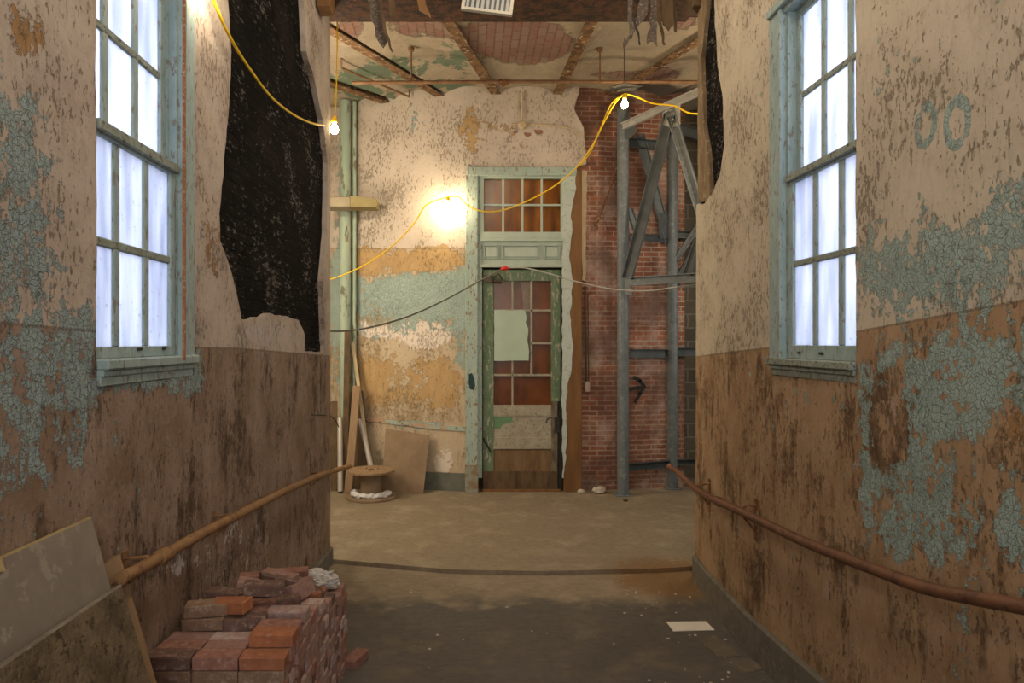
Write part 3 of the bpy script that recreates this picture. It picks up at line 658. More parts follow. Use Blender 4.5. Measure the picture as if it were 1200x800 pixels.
# vault surface sampled in the fan's own polar frame; outermost bays continue with the same spacing
A = [ang[0]-.50, ang[0]-.22]+ang+[ang[-1]+.22, ang[-1]+.5, ang[-1]+.8]
def fields_c(co):
    px, py = proj(co); n = len(px)
    brick = blobs(px, py, [(600, 45, 75, 26, .5), (625, 60, 40, 18, .3), (490, 28, 45, 20, .32), (410, 30, 22, 24, .34), (720, 88, 40, 7, .3), (770, 88, 25, 8, .3), (800, 25, 22, 14, .35), (780, 85, 20, 12, .2), (780, 108, 40, 8, .1)], .2)
    green = blobs(px, py, [(465, 78, 50, 16, .40), (405, 95, 36, 16, .42), (440, 115, 40, 12, .36), (530, 60, 26, 20, .30), (520, 100, 60, 9, .40), (560, 80, 34, 14, .24)], .18)
    darkc = blobs(px, py, [(770, 110, 70, 16, .45), (750, 104, 30, 8, .2), (650, 4, 40, 8, .1)], .15)
    return np.stack([brick, green, darkc], 1), np.zeros(n)
def ceil_mat():
    g = NG('vaulted_ceiling'); a = g.sep(g.attr('paint_a').outputs['Color'])
    mid = g.noise(5, 6, .62); fine = g.noise(26, 5, .7); nz = g.math('ADD', g.math('MULTIPLY', g.math('SUBTRACT', mid, .5), 1.0), g.math('MULTIPLY', g.math('SUBTRACT', fine, .5), .4))
    base = g.mix(g.rng(mid, .35, .65), (.70, .60, .46), (.60, .50, .36)); base = g.mix(g.math('MULTIPLY', g.rng(fine, .55, .7), .5), base, (.33, .24, .15))
    b = g.n.new('ShaderNodeTexBrick'); p = g.sep(g.pos()); g.L(g.comb(p[1], p[0], 0), b.inputs['Vector'])
    for k, v in (('Scale', 1), ('Brick Width', .215), ('Row Height', .095), ('Mortar Size', .008)): b.inputs[k].default_value = v
    b.inputs['Color1'].default_value = (.48, .24, .18, 1); b.inputs['Color2'].default_value = (.52, .36, .30, 1); b.inputs['Mortar'].default_value = (.30, .17, .12, 1)
    bc = g.mix(g.rng(fine, .45, .65), b.outputs[0], (.46, .33, .27))
    gm = g.rng(g.math('ADD', a[1], g.math('MULTIPLY', nz, .7)), .46, .50); col = g.mix(gm, base, (.27, .34, .24))
    bmk = g.rng(g.math('ADD', a[0], g.math('MULTIPLY', nz, .35)), .44, .465); col = g.mix(bmk, col, bc)
    rim = g.math('MULTIPLY', g.rng(g.math('ABSOLUTE', g.math('SUBTRACT', g.math('ADD', a[0], g.math('MULTIPLY', nz, .35)), .435)), .02, .008), .5); col = g.mix(rim, col, (.16, .10, .06))
    dk = g.rng(g.math('ADD', a[2], g.math('MULTIPLY', nz, .5)), .42, .56); col = g.mix(dk, col, (.16, .13, .11))
    g.bump(g.math('ADD', g.math('MULTIPLY', bmk, -1.4), g.math('ADD', g.math('MULTIPLY', g.math('MULTIPLY', b.outputs['Fac'], bmk), -.7), fine)), .7, .012)
    return g.fin(col, .85)
bm = bmesh.new(); rows = []
thetas = [(i, s) for i in range(len(A)-1) for s in np.linspace(0, 1, 9)[:-1]]+[(len(A)-2, 1.0)]
R_ = np.linspace(1.2, 9.5, 60)
for i, s_ in thetas:
    th = A[i]*(1-s_)+A[i+1]*s_; v = ray(th); row = []
    for r in R_:
        x = FOC.x+v.x*r; d = FOC.y+v.y*r
        row.append(bm.verts.new((x, d, EYE+HC+.02+.09*math.sin(math.pi*s_)**.8*min(1, r/3))))
    rows.append(row)
for a, b in zip(rows, rows[1:]):
    for k in range(len(R_)-1):
        if b[k].co.y > 6.3 or a[k+1].co.y > 6.3: bm.faces.new((a[k], a[k+1], b[k+1], b[k]))
for v in [v for v in bm.verts if not v.link_faces]: bm.verts.remove(v)
bmesh.ops.solidify(bm, geom=bm.faces[:], thickness=-.05)
me = bpy.data.meshes.new('ceiling'); bm.to_mesh(me); bm.free(); set_fields(me, fields_c)
ceil = tag(link('ceiling', me, ceil_mat()), kind='structure')
mb = MB(); mb.box(-3.6, 4.8, 6.1, 11.4, EYE+HC+.28, EYE+HC+.4); mb.build('ceiling_slab', M['tile_clay'], ceil)
for q, p, t in beams:
    mb = MB(); a = Vector((q.x, q.y, EYE+HC-.004)); b = Vector((p.x, p.y, EYE+HC-.004))
    tt = min(1, (6.5-a.y)/(b.y-a.y)) if b.y < 6.5 else 1
    b = a.lerp(b, tt); mb.bar(a, b, .125, .014, (0, 0, 1)); mb.bar(a+Vector((0, 0, .09)), b+Vector((0, 0, .09)), .014, .18, (0, 0, 1)); mb.build('ceiling_beam', M['rust_beam'], ceil)
# corridor ceiling
mb = MB(); mb.box(-1.8, 2.4, -3.3, 6.2, 5.6, 5.75); tag(mb.build('ceiling', M['tile_clay']), kind='structure')

# header over the opening
zb = EYE+383*6.3/F
mb = MB(); mb.box(-1.75, 2.4, 6.0, 6.45, zb+.045, 5.6)
hd = tag(mb.build('wall_over_opening', M['header']), kind='structure')
mb = MB(); mb.box(-1.34, 2.05, 5.90, 6.0, zb+.03, zb+.05); mb.box(-1.34, 2.05, 5.90, 5.915, zb+.03, zb+.09); mb.box(-1.34, 2.05, 6.0, 6.45, zb, zb+.045, bev=.004); mb.build('steel_lintel', M['soot'], hd)
# ------------------------------------------------------------------ door at the end of the room
dr = empty('door_1', at(612, 577, 9.1)); dr['kind'] = 'structure'
D0 = 9.06
T, TC, G_, W_, BW_, DW = M['teal_wood'], M['teal_clean'], M['green_wood'], M['white_wood'], M['brown_wood'], M['dark_wood']
mb = MB(); mb.pbox(545.5, 560, 205, 545, D0-.02, 9.2, .006); mb.pbox(559, 565, 205, 560, D0+.015, 9.3, .004); mb.build('casing', T, dr)
mb = MB(); mb.pbox(545, 560.5, 545, 577.5, D0-.026, 9.2, .005); mb.build('plinth_block', mottled('worn_plinth', (.24, .16, .09), (.26, .28, .23), 9, .75, 0, .5, lo=.45, hi=.55), dr)
mb = MB(); mb.pbox(547, 676, 195.5, 205.5, D0-.03, 9.2, .006); mb.build('head_casing', T, dr)
# right casing, paint flaked to bare brown wood
pts = ragged([at(672, 198, 1).xz, at(683, 198, 1).xz, at(682.5, 577.5, 1).xz, at(658, 577.5, 1).xz, at(658, 500, 1).xz, at(660, 205, 1).xz], 9, 0)
mb = MB(); mb.pbox(661, 682, 199, 578, D0+.004, 9.2, .004); mb.build('casing', BW_, dr)
fl_ = [(659, 205), (675, 205), (674, 225), (669, 250), (671, 270), (667, 300), (672, 330), (668, 370), (671, 400), (670, 430), (665, 450), (663, 480), (664, 520), (660.5, 560), (659, 560)]
pp = ragged([(at(x, y, D0).x, at(x, y, D0).z) for x, y in fl_], .05, .012, 12)
mb = MB(); mb.prism([(p.x, D0-.004, p.y) for p in pp], (0, .02, 0)); mb.build('flaking_paint', mottled('flaking_pale_paint', (.40, .46, .42), (.46, .50, .46), 9, .6, 0, .5, c3=(.30, .33, .28)), dr)
# transom
tr = MB(); tr.pbox(563, 661, 205, 209, D0+.01, 9.16, .003); tr.pbox(563, 661, 271.5, 279, D0, 9.16, .004); tr.pbox(563, 567, 208, 273, D0+.01, 9.16); tr.pbox(657.5, 661, 208, 273, D0+.01, 9.16)
tr = tr.build('transom_window', TC, dr)
for k in range(1, 4):
    x = 567+k*22.6; mb = MB(); mb.pbox(x-1.2, x+1.2, 209, 272, D0+.03, 9.12); mb.build('muntin', TC, tr)
mb = MB(); mb.pbox(567, 658, 239, 241.2, D0+.028, 9.12); mb.build('muntin', TC, tr)
for k in range(4):
    for (a, b) in ((209, 239), (241, 272)):
        mb = MB(); mb.pbox(568.2+k*22.6, 588.4+k*22.6, a, b, 9.105, 9.108); mb.build('pane', M['dirty_glass'], tr)
mb = MB(); mb.pbox(564, 660, 206, 274, 9.19, 9.20); mb.build('backing_board', M['amber'], tr)
# header panels
mb = MB(); mb.pbox(563, 661, 279, 282.5, D0-.012, 9.16, .004); mb.pbox(563, 661, 282.5, 312, D0+.03, 9.2, .002); mb.pbox(563, 661, 310, 313, D0-.008, 9.16, .003); hp = mb.build('panelled_rail', TC, dr)
for a, b in ((567, 584), (589, 632), (638, 655.5)):
    mb = MB(); t_ = .9
    for (x0, x1, y0, y1) in ((a, b, 287, 288), (a, b, 302, 303), (a, a+1, 287, 303), (b-1, b, 287, 303)): mb.pbox(x0, x1, y0, y1, D0+.006, D0+.04)
    mb.pbox(a+2, b-2, 289.3, 300.8, D0+.012, D0+.04, .002); mb.build('raised_panel', TC, hp)
# leaf
lf = MB(); dl = 9.11
lf.pbox(566, 578.5, 320, 552, dl, dl+.045, .003)
lf = lf.build('door_leaf', G_, dr)
mb = MB(); mb.pbox(646, 657, 318, 470, dl, dl+.045, .003); mb.build('stile', G_, lf)
mb = MB(); mb.pbox(646, 653.5, 470, 577, dl, dl+.045, .003); mb.build('stile', mottled('dirty_stile', (.22, .19, .13), (.08, .06, .04), 16, .7, 0, .5, (1, 1, .3)), lf)
mb = MB(); mb.pbox(654, 658.5, 470, 577, dl+.02, dl+.06); mb.build('latch_edge', M['black'], lf)
mb = MB(); mb.pbox(566, 657, 316, 329, dl-.002, dl+.045, .003); mb.build('top_rail', G_, lf)
mb = MB(); mb.pbox(578.5, 646, 474.5, 487, dl-.002, dl+.045, .003); mb.build('lock_rail', W_, lf)
mb = MB(); mb.pbox(578.5, 646, 488, 512.5, dl+.012, dl+.04); mb.pbox(578.5, 646, 486.5, 488.3, dl+.004, dl+.03); mb.build('door_panel', W_, lf)
gp = ragged([(at(x, y, dl).x, at(x, y, dl).z) for x, y in [(578.6, 488.5), (601, 489), (600, 494), (590, 497), (586, 503), (579, 502)]], .03, .01, 3)
mb = MB(); mb.prism([(p.x, dl+.0105, p.y) for p in gp], (0, .004, 0)); mb.build('green_paint_patch', mottled('old_green_paint', (.13, .24, .13), (.10, .19, .10), 9), lf)
mb = MB(); mb.pbox(578.5, 646, 512.5, 526, dl-.002, dl+.045, .003); mb.build('middle_rail', W_, lf)
mb = MB(); mb.pbox(578.5, 646, 526, 552.5, dl+.014, dl+.04); mb.build('door_panel', mottled('worn_brown_panel', (.20, .125, .06), (.13, .075, .035), 12, .7, 0, .3, (1, 1, .25)), lf)
mb = MB(); mb.pbox(566, 653.5, 552, 577, dl-.002, dl+.045, .003); mb.build('bottom_rail', DW, lf)
mb = MB(); mb.pbox(565, 657, 573.5, 577.5, dl-.03, dl+.1, .004); mb.build('threshold', BW_, dr)
for (x0, x1, y0, y1) in ((599.5, 601.5, 329, 475), (621.5, 624, 329, 440), (579, 646, 362.5, 364.8), (622, 646, 401, 403.2), (579, 646, 438, 440.5)):
    if (x0, y0) == (599.5, 329): parts = ((329, 364), (422, 475))
    else: parts = ((y0, y1),)
    for (a, b) in parts: mb = MB(); mb.pbox(x0, x1, a, b, dl+.005, dl+.035, .001); mb.build('muntin', W_, lf)
for (x0, x1, y0, y1, m) in ((579, 600, 329, 363, 'd'), (601, 622, 329, 363, 'd'), (624, 646, 329, 363, 'a'), (624, 646, 365, 401, 'a'), (624, 646, 403, 439, 'a'), (579, 600, 422, 438, 'd'), (601, 622, 364, 438, 'd'), (579, 600, 440, 475, 'a'), (601, 646, 440, 475, 'a')):
    mb = MB(); mb.pbox(x0, x1, y0, y1, dl+.02, dl+.023); mb.build('pane', M['dirty_glass'], lf)
mb = MB(); mb.pbox(578, 646.5, 328, 476, dl+.055, dl+.06); mb.build('backing_board', M['amber_dark'], lf)
mb = MB(); mb.prism([(at(x, y, 1).x*dl, dl+.04, EYE+(400-y)*dl/F) for x, y in [(611, 330), (622, 330), (622, 420), (618, 420), (619, 385), (614, 364)]], (0, .004, 0)); mb.build('torn_film', mottled('violet_grey_film', (.22, .19, .20), (.15, .12, .13), 12), lf)
gp = ragged([(at(x, y, dl).x, at(x, y, dl).z) for x, y in [(579, 363.5), (615, 363.5), (617, 372), (616, 378), (619, 385), (618, 400), (620, 412), (619.5, 422.5), (579, 422.5)]], .04, .004, 6)
mb = MB(); mb.prism([(p.x, dl-.012, p.y) for p in gp], (0, .012, 0)); mb.build('covering_sheet', M['pale_green'], lf)
mb = MB(); mb.pbox(569, 577, 322, 331, dl-.07, dl, .006); mb.tube([at(577, 325, dl-.05), at(584, 320, dl-.09), at(589, 328, dl-.05)], .012, 8)
mb.tube([at(577, 329, dl-.04), at(588, 330, dl-.04)], .02, 10); mb.build('door_closer', mottled('dark_bronze', (.06, .045, .03), (.10, .075, .05), 9, .45, .3), lf)
mb = MB(); mb.pbox(650, 656, 489, 507, dl-.02, dl, .003); mb.tube([at(646, 489, dl-.01), at(641, 491, dl-.03), at(640, 496, dl-.03)], .008, 8); mb.build('lock', M['black'], lf)
mb = MB(); mb.tube([at(566, 513, dl-.012), at(571, 522, dl-.012), at(575, 530, dl-.012)], .012, 8); mb.build('door_pull', M['black'], lf)
mb = MB(); mb.prism([tuple(at(x, y, D0-.021)) for x, y in [(549.5, 438), (553, 437), (556, 444), (557, 452), (555.5, 457), (551, 456), (549, 449)]], (0, .003, 0)); mb.build('paint_smudge', mottled('blue_black_smudge', (.015, .04, .045), (.02, .05, .05), 9), dr)

mb = MB(); mb.box(-.3, 2.0, 9.5, 9.6, -.1, 4.8); tag(mb.build('light_block_behind_door', M['dark_wood']), kind='structure')  # unseen dark panel added to stop light showing through the door gaps
# ------------------------------------------------------------------ steel tower frame
sf = empty('steel_frame', (2.0, 8.9, 0)); tag(sf, 'grey bolted steel tower frame of columns and diagonal braces by the brick wall', 'steel frame')
SG, SD, SL = M['steel_grey'], M['steel_dark'], M['steel_light']
def hcol(x, d, z0, z1, w_, name, mat, round_=True):
    mb = MB(); mb.tube([(x, d, z0), (x, d, z1)], w_/2, 20); o = mb.build(name, mat, sf, smooth=True); return o
Ax, Ad = 180*8.9/F, 8.9
hcol(Ax, Ad, 0, EYE+3.03, .15, 'column', SG); mb = MB(); mb.box(Ax-.11, Ax+.11, Ad-.11, Ad+.11, 0, .015, bev=.003); mb.build('base_plate', SG, sf)
Bx, Bd = 238*9.3/F, 9.3
hcol(Bx, Bd, 0, EYE+3.15, .145, 'column', SG); mb = MB(); mb.box(Bx-.11, Bx+.11, Bd-.11, Bd+.11, 0, .015, bev=.003); mb.build('base_plate', SG, sf)
def fp(x, y):   # on the tower's front plane
    k = (x-550)/F; d = (2.025+8.9*1.267)/(k+1.267); return at(x, y, d-.085)
Cx, Cd = 3.15, 8.0
hcol(Cx, Cd, 0, EYE+3.2, .15, 'column', SG)
mb = MB(); mb.box(Cx-.11, Cx+.11, Cd-.11, Cd+.11, 0, .015, bev=.003); mb.build('base_plate', SG, sf)
def chan(a, b, h, t, name, mat, flip=1):     # channel section: web and two flanges
    mb = MB(); a, b = Vector(a), Vector(b); dirv = (b-a).normalized(); nrm = Vector((dirv.y, -dirv.x, 0)).normalized()
    if nrm.y > 0: nrm = -nrm
    upv = dirv.cross(nrm).normalized()
    mb.bar(a, b, h, .01, tuple(nrm)); mb.bar(a+upv*(h/2-.005)+nrm*t/2, b+upv*(h/2-.005)+nrm*t/2, .01, t, tuple(nrm)); mb.bar(a-upv*(h/2-.005)+nrm*t/2, b-upv*(h/2-.005)+nrm*t/2, .01, t, tuple(nrm))
    return mb.build(name, mat, sf)
chan(fp(730, 149), fp(822, 107), .09, .05, 'top_channel', SL)
chan(fp(738, 330), fp(822, 325), .11, .05, 'cross_beam', SG)
chan(fp(736, 326), fp(786, 134), .14, .05, 'diagonal_brace', SD); 
chan(fp(786, 130), fp(826, 262), .11, .05, 'diagonal_brace', M['steel_grey'])
mb = MB(); mb.prism([tuple(fp(x, y)+Vector((0, -.01, 0))) for x, y in [(776, 131), (790, 127), (797, 122), (797, 148), (784, 149), (777, 146)]], (0, .014, 0)); gp_ = mb.build('gusset_plate', SL, sf)
for x, y in ((780.5, 134), (780, 140), (786, 138), (785, 144)):
    mb = MB(); p = fp(x, y); mb.lathe(p+Vector((0, -.075, 0)), [(.014, -.02), (.014, .06)], 6, Matrix.Rotation(math.pi/2, 4, 'X')); mb.build('bolt', SG, gp_)
mb = MB(); mb.prism([tuple(fp(x, y)+Vector((0, .01, 0))) for x, y in [(730, 140), (745, 143), (745, 156), (738, 162), (730, 162)]], (0, .014, 0)); mb.build('gusset_plate', SD, sf)
mb = MB(); mb.prism([tuple(fp(x, y)+Vector((0, .01, 0))) for x, y in [(730, 318), (741, 318), (741, 345), (730, 345)]], (0, .014, 0)); mb.build('gusset_plate', SG, sf)
def bp(x, y):
    k = (x-550)/F; # line A->B in plan
    m = (Bd-Ad)/(Bx-Ax); d = (Ad-m*Ax)/(1-m*k); return at(x, y, d+.06)
chan(bp(738, 278), bp(784, 280), .09, .04, 'back_beam', SD); chan(bp(738, 414), bp(784, 414), .12, .05, 'back_beam', SD)
chan(bp(749, 158), bp(783, 285), .14, .03, 'back_brace', SG); chan(bp(748, 278), bp(737, 245), .10, .03, 'back_brace', SG)
mb = MB(); mb.prism([tuple(bp(x, y)+Vector((0, -.03, 0))) for x, y in [(770, 250), (783, 250), (783, 280), (772, 280)]], (0, .012, 0)); mb.build('gusset_plate', SD, sf)
chan(bp(738, 168), bp(784, 172), .12, .05, 'back_beam', SD)
def rp(x, y, d): return at(x, y, d)
chan((Bx+.05, Bd, EYE-.14), (Cx+1.0, Bd-.0, EYE-.14), .12, .05, 'back_beam', SD); chan((Bx+.05, Bd, EYE+1.45), (Cx+1, Bd, EYE+1.45), .10, .05, 'back_beam', SD)
chan((Bx+.03, Bd-.02, EYE+.75), (Bx+1.1, Bd-.02, EYE+2.8), .10, .04, 'back_brace', SD); chan((Bx+.03, Bd-.04, EYE+1.1), (Bx+.8, Bd-.04, EYE+2.3), .07, .04, 'back_brace', M['steel_grey'])
chan(fp(806, 322), fp(826, 262), .10, .04, 'diagonal_brace', SD)
chan((Bx+.02, Bd-.03, EYE+2.9), (Bx+1.1, Bd-.03, EYE+2.55), .14, .05, 'back_beam', SD)
chan((Ax+.05, Ad+.02, EYE-.0-1.64), (Bx-.05, Bd, EYE-1.66), .10, .05, 'toe_beam', SD); chan((Bx+.05, Bd, EYE-1.64), (Bx+1.2, Bd, EYE-1.6), .08, .05, 'toe_beam', SD)

# ------------------------------------------------------------------ pipes on ceiling, wall pipe column
cp = empty('ceiling_pipe', at(600, 96, 7.9)); tag(cp, 'thin rusty pipe hung across under the vaulted ceiling', 'pipe')
mb = MB(); mb.tube([at(413, 97, 7.9), at(600, 95.5, 7.9), at(850, 96, 7.9)], .02, 10); mb.build('pipe', M['pipe_thin'], cp, smooth=True)
for x in (482, 703):
    mb = MB(); p = at(x, 96, 7.9); mb.tube([p, Vector((p.x, p.y, EYE+HC+.09))], .009, 8); mb.lathe((p.x, p.y, EYE+HC+.05), [(.035, 0), (.035, .04)], 12); mb.build('hanger_rod', M['pipe_thin'], cp)
mb = MB(); p = at(590, 96, 7.9); mb.tube([p-Vector((.06, 0, 0)), p+Vector((.06, 0, 0))], .035, 10); mb.tube([p, p-Vector((0, .0, .05))], .02, 8); mb.build('fitting', M['rust_steel'], cp)
mb = MB(); q = [cl(400, 78), cl(480, 114)]; mb.tube([(q[0].x, q[0].y, EYE+HC+.10), (q[0].x, q[0].y+.03, EYE+HC-.005), (q[1].x, q[1].y-.03, EYE+HC-.005), (q[1].x, q[1].y, EYE+HC+.10)], .014, 8)
tag(mb.build('conduit', M['pipe_thin'], smooth=True), 'thin brown conduit running along the left ceiling bay', 'conduit')
mb = MB(); X = (404.5-550)*9.55/F; mb.tube([(X, 9.55, z) for z in (0, 2, 4, EYE+HC+.05)], .075, 18)
tag(mb.build('riser_pipe', M['green_pipe'], smooth=True), 'thick pale green painted vertical pipe left of the far wall', 'pipe')
mb = MB(); X2 = (416-550)*9.62/F; mb.tube([(X2, 9.58, z) for z in (0, 2, 4, EYE+HC+.05)], .026, 12)
tag(mb.build('riser_pipe', M['green_pipe'], smooth=True), 'slim pale green vertical pipe right of the thick one', 'pipe')
# wall conduit and switch box, hook rod on brick
mb = MB(); mb.tube([at(686, 335, 9.13), at(687, 452, 9.13)], .014, 8); mb.tube([at(689, 345, 9.13), at(690, 450, 9.13)], .008, 8); tag(mb.build('conduit', M['dark_wood'], smooth=True), 'dark conduit running down the brick beside the door', 'conduit')
mb = MB(); mb.pbox(685.5, 691.5, 447, 459, 9.09, 9.17, .004); sb = tag(mb.build('switch_box', mottled('pink_white_box', (.38, .30, .24), (.3, .22, .18), 9)), 'small pale switch box on the brick below the conduit', 'switch box')
mb = MB(); mb.tube([at(723, 196, 9.10), at(712, 228, 9.12), at(702, 254, 9.12)], .012, 8); mb.tube([at(702, 254, 9.12), at(698, 262, 9.10), at(699, 269, 9.10)], .026, 8); tag(mb.build('pipe_stub', M['rust_steel'], smooth=True), 'slanted rusty rod with a dark hook end on the brick wall', 'rod')
# wall shelf at upper left
sh = empty('light_fixture', at(415, 237, 9.0)); tag(sh, 'yellowed fluorescent fixture housing sticking out beside the green pipe', 'light fixture')
mb = MB(); mb.box(at(380, 0, 9.25).x, at(412, 0, 9.25).x, 9.15, 9.45, at(0, 244, 9.25).z, at(0, 232, 9.25).z, bev=.01); mb.build('housing', mottled('yellowed_enamel', (.34, .29, .20), (.27, .22, .14), 6, .6), sh)
mb = MB(); mb.prism([(at(412, 0, 9.25).x, 9.15, at(0, 244, 9.25).z), (at(441, 0, 9.15).x, 9.15, at(0, 242.5, 9.15).z), (at(441, 0, 9.15).x, 9.15, at(0, 233, 9.15).z), (at(412, 0, 9.25).x, 9.15, at(0, 231, 9.25).z)], (0, .27, 0)); mb.build('end_cover', mottled('yellow_green_enamel', (.28, .23, .10), (.23, .18, .07), 6, .6), sh)

# remnants above the door: old light mount with brick showing
mt = MB(); p = at(612, 147, 9.08); mt.lathe(p, [(.05, 0), (.06, .02), (.045, .05)], 16, Matrix.Rotation(math.pi/2, 4, 'X'))
mt.tube([at(600, 145, 9.08), at(640, 146, 9.08), at(668, 150, 9.09), at(679, 160, 9.1)], .012, 8)
mt.tube([at(612, 108, 9.09), at(612, 140, 9.09)], .014, 8)
tag(mt.build('conduit_mount', M['cream_plaster'], smooth=True), 'round plastered-over electrical box with conduits above the transom', 'electrical box')
for k, (x, y, s_) in enumerate(((618, 158, .05), (631, 155, .06), (604, 155, .03))):
    mb = MB(); c = at(x, y, 9.12); pts = ragged([(c.x-s_, c.z+s_*.6), (c.x+s_*.8, c.z+s_*.5), (c.x+s_, c.z-s_*.1), (c.x, c.z-s_*.6), (c.x-s_*.7, c.z-s_*.2)], .03, .01, k)
    mb.prism([(q.x, 9.112, q.y) for q in pts], (0, .01, 0)); mb.build('exposed_brick', BR[0], wf)

# ------------------------------------------------------------------ lights on the yellow string
BULB = emis('glowing_bulb', (1, .72, .36), 120)
BULB_HOT = emis('bright_bulb', (1, .80, .5), 420)
def bulb(px_, py_, d, label, mat, r=.038, tiltx=0, yellow=True, plate=False, scale=1):
    p = at(px_, py_, d); root = empty('string_light', p); tag(root, label, 'light bulb', 'bulbs on the yellow work-light string')
    prof = [(.012, .062), (.016, .05), (.022, .035), (.033, .012), (r, -.008), (.033, -.03), (.02, -.045), (.006, -.05)]
    mb = MB(); mb.lathe(p, prof, 16); b = mb.build('bulb', mat, root, smooth=True)
    mb = MB(); mb.lathe(p+Vector((0, 0, .06)), [(.021, 0), (.024, .012), (.022, .05), (.012, .06)], 12); mb.build('socket', M['yellow'], root)
    return p
b1 = bulb(732, 122, 7.6, 'lit bulb hanging in front of the steel column top', BULB)
b2 = bulb(525, 241, 8.95, 'brightest lit bulb hanging against the far wall left of the transom', BULB_HOT)
b3 = bulb(392, 151, 6.42, 'lit bulb peeking out beside the left wall corner', BULB)
pb4 = px_l(238, -14); b4 = at(240, -12, 3.38); 
p4 = Vector((XL(3.36)+.10, 3.36, EYE+1.76))
root = empty('string_light', p4); tag(root, 'lit bulb hanging high between the left window and the burnt patch', 'light bulb', 'bulbs on the yellow work-light string')
mb = MB(); mb.lathe(p4, [(.012, .062), (.022, .035), (.038, -.008), (.03, -.035), (.006, -.05)], 16); mb.build('bulb', emis('hot_bulb', (1, .84, .60), 170), root, smooth=True)
mb = MB(); mb.lathe(p4+Vector((0, 0, .06)), [(.021, 0), (.024, .012), (.022, .05), (.012, .06)], 12); mb.build('socket', M['yellow'], root)
# small cover plate over bulb 1
mb = MB(); t_ = b1+Vector((0, .02, .19))
mb.prism([tuple(t_+Vector(v)) for v in [(-.17, 0, .0), (-.03, -.14, 0), (.20, -.06, .0), (.13, .10, 0), (-.05, .12, 0)]], (0, 0, .006))
mb.tube([t_, Vector((t_.x, t_.y, EYE+HC+.08))], .004, 6); tag(mb.build('hanging_plate', mottled('dark_plate', (.035, .035, .038), (.05, .05, .05), 6, .8, 0, .05)), 'dark flat metal plate hanging above the bulb by the steel column', 'plate')
def cable(pts, r, mat, label, cat='cable', name='cable', n=8, group=None):
    mb = MB(); mb.tube(smooth_path(pts, 10), r, n); return tag(mb.build(name, mat, smooth=True), label, cat, group)
top1 = b1+Vector((0, 0, .12)); top2 = b2+Vector((0, 0, .115)); top3 = b3+Vector((0, 0, .115)); top4 = p4+Vector((0, 0, .115))
cable([top1, at(722, 119, 7.65), at(708, 143, 7.8), at(694, 171, 8.1), at(672, 200, 8.5), at(640, 224, 8.8), at(600, 243, 8.9), at(572, 248, 8.9), at(550, 242, 8.92), at(538, 231, 8.93), top2], .009, M['yellow'], 'yellow cable swagging across the transom window to the wall bulb', name='yellow_cable')
cable([top1+Vector((.02, 0, 0)), at(717, 121, 7.7), at(703, 152, 7.85), at(692, 178, 8.15), at(680, 194, 8.4)], .007, M['yellow'], 'short doubled yellow cable hanging beside the long swag near the column', name='yellow_cable')
cable([top1, at(745, 113, 7.6), at(765, 121, 7.6), at(790, 124, 7.6), at(812, 133, 7.6), at(850, 128, 7.6)], .009, M['yellow'], 'yellow cable running right from the column bulb to the wall corner', name='yellow_cable')
cable([top2, at(500, 240, 8.95), at(485, 262, 9.0), at(462, 286, 9.05), at(435, 306, 9.1), at(410, 319, 9.1), at(385, 328, 9.1), at(360, 335, 9.1)], .009, M['yellow'], 'thin yellow cable sagging down the far wall left of the door', name='yellow_cable')
q = [p4+Vector((.0, 0, .10)), (XL(3.6)+.05, *px_l(254, 12)[:1], px_l(254, 12)[1])]
def onl(x, y, o=.05):
    d = (-1.401+o)/((x-550)/F-.01875); return Vector(((x-550)*d/F, d, EYE+(400-y)*d/F))
cable([top4, onl(249, -8), onl(257, 17), onl(272, 48), onl(292, 80), onl(318, 114), onl(345, 135), onl(368, 145), at(384, 146, 6.3), top3], .0085, M['yellow'], 'yellow cable drooping across the blackened brick on the left wall', name='yellow_cable')
cable([top3, at(394, 110, 6.55), at(395, 60, 6.6), Vector((at(395, 60, 6.6).x, 6.62, EYE+HC+.05))], .006, M['yellow'], 'orange-yellow cord rising to the ceiling beside the left corner', name='yellow_cable')
gc = [at(375, 387, 7.2), at(405, 387.5, 7.5), at(440, 382, 7.8), at(480, 370, 8.2), at(520, 352, 8.5), at(555, 333, 8.8), at(590, 314, 8.95)]
cable(gc, .011, M['grey_cable'], 'grey cable sagging from the left corner up to the door head', name='grey_cable')
cable([at(592, 314, 8.95), at(615, 314, 8.95), at(645, 321, 8.9), at(680, 331, 8.8), at(720, 339, 8.65), at(760, 340.5, 8.5), at(795, 336, 8.35), at(840, 330, 8.2)], .009, M['steel_light'], 'pale grey cable running right from the door head past the steel columns', name='grey_cable')
mb = MB(); mb.tube([at(587.5, 316, 8.93), at(592, 313.5, 8.93), at(596, 315, 8.93)], [.022, .03, .016], 10); tag(mb.build('cable_connector', M['red'], smooth=True), 'red cable connector in front of the top of the door', 'connector')
# bits of wire at the left corner
cable([at(366, 486, 5.2), at(374, 486, 5.6), at(385, 487, 6.35), at(392, 491, 6.5), at(397, 500, 6.6)], .005, M['black'], 'thin dark wire poking from the left wall corner', 'wire', 'wire', 6)

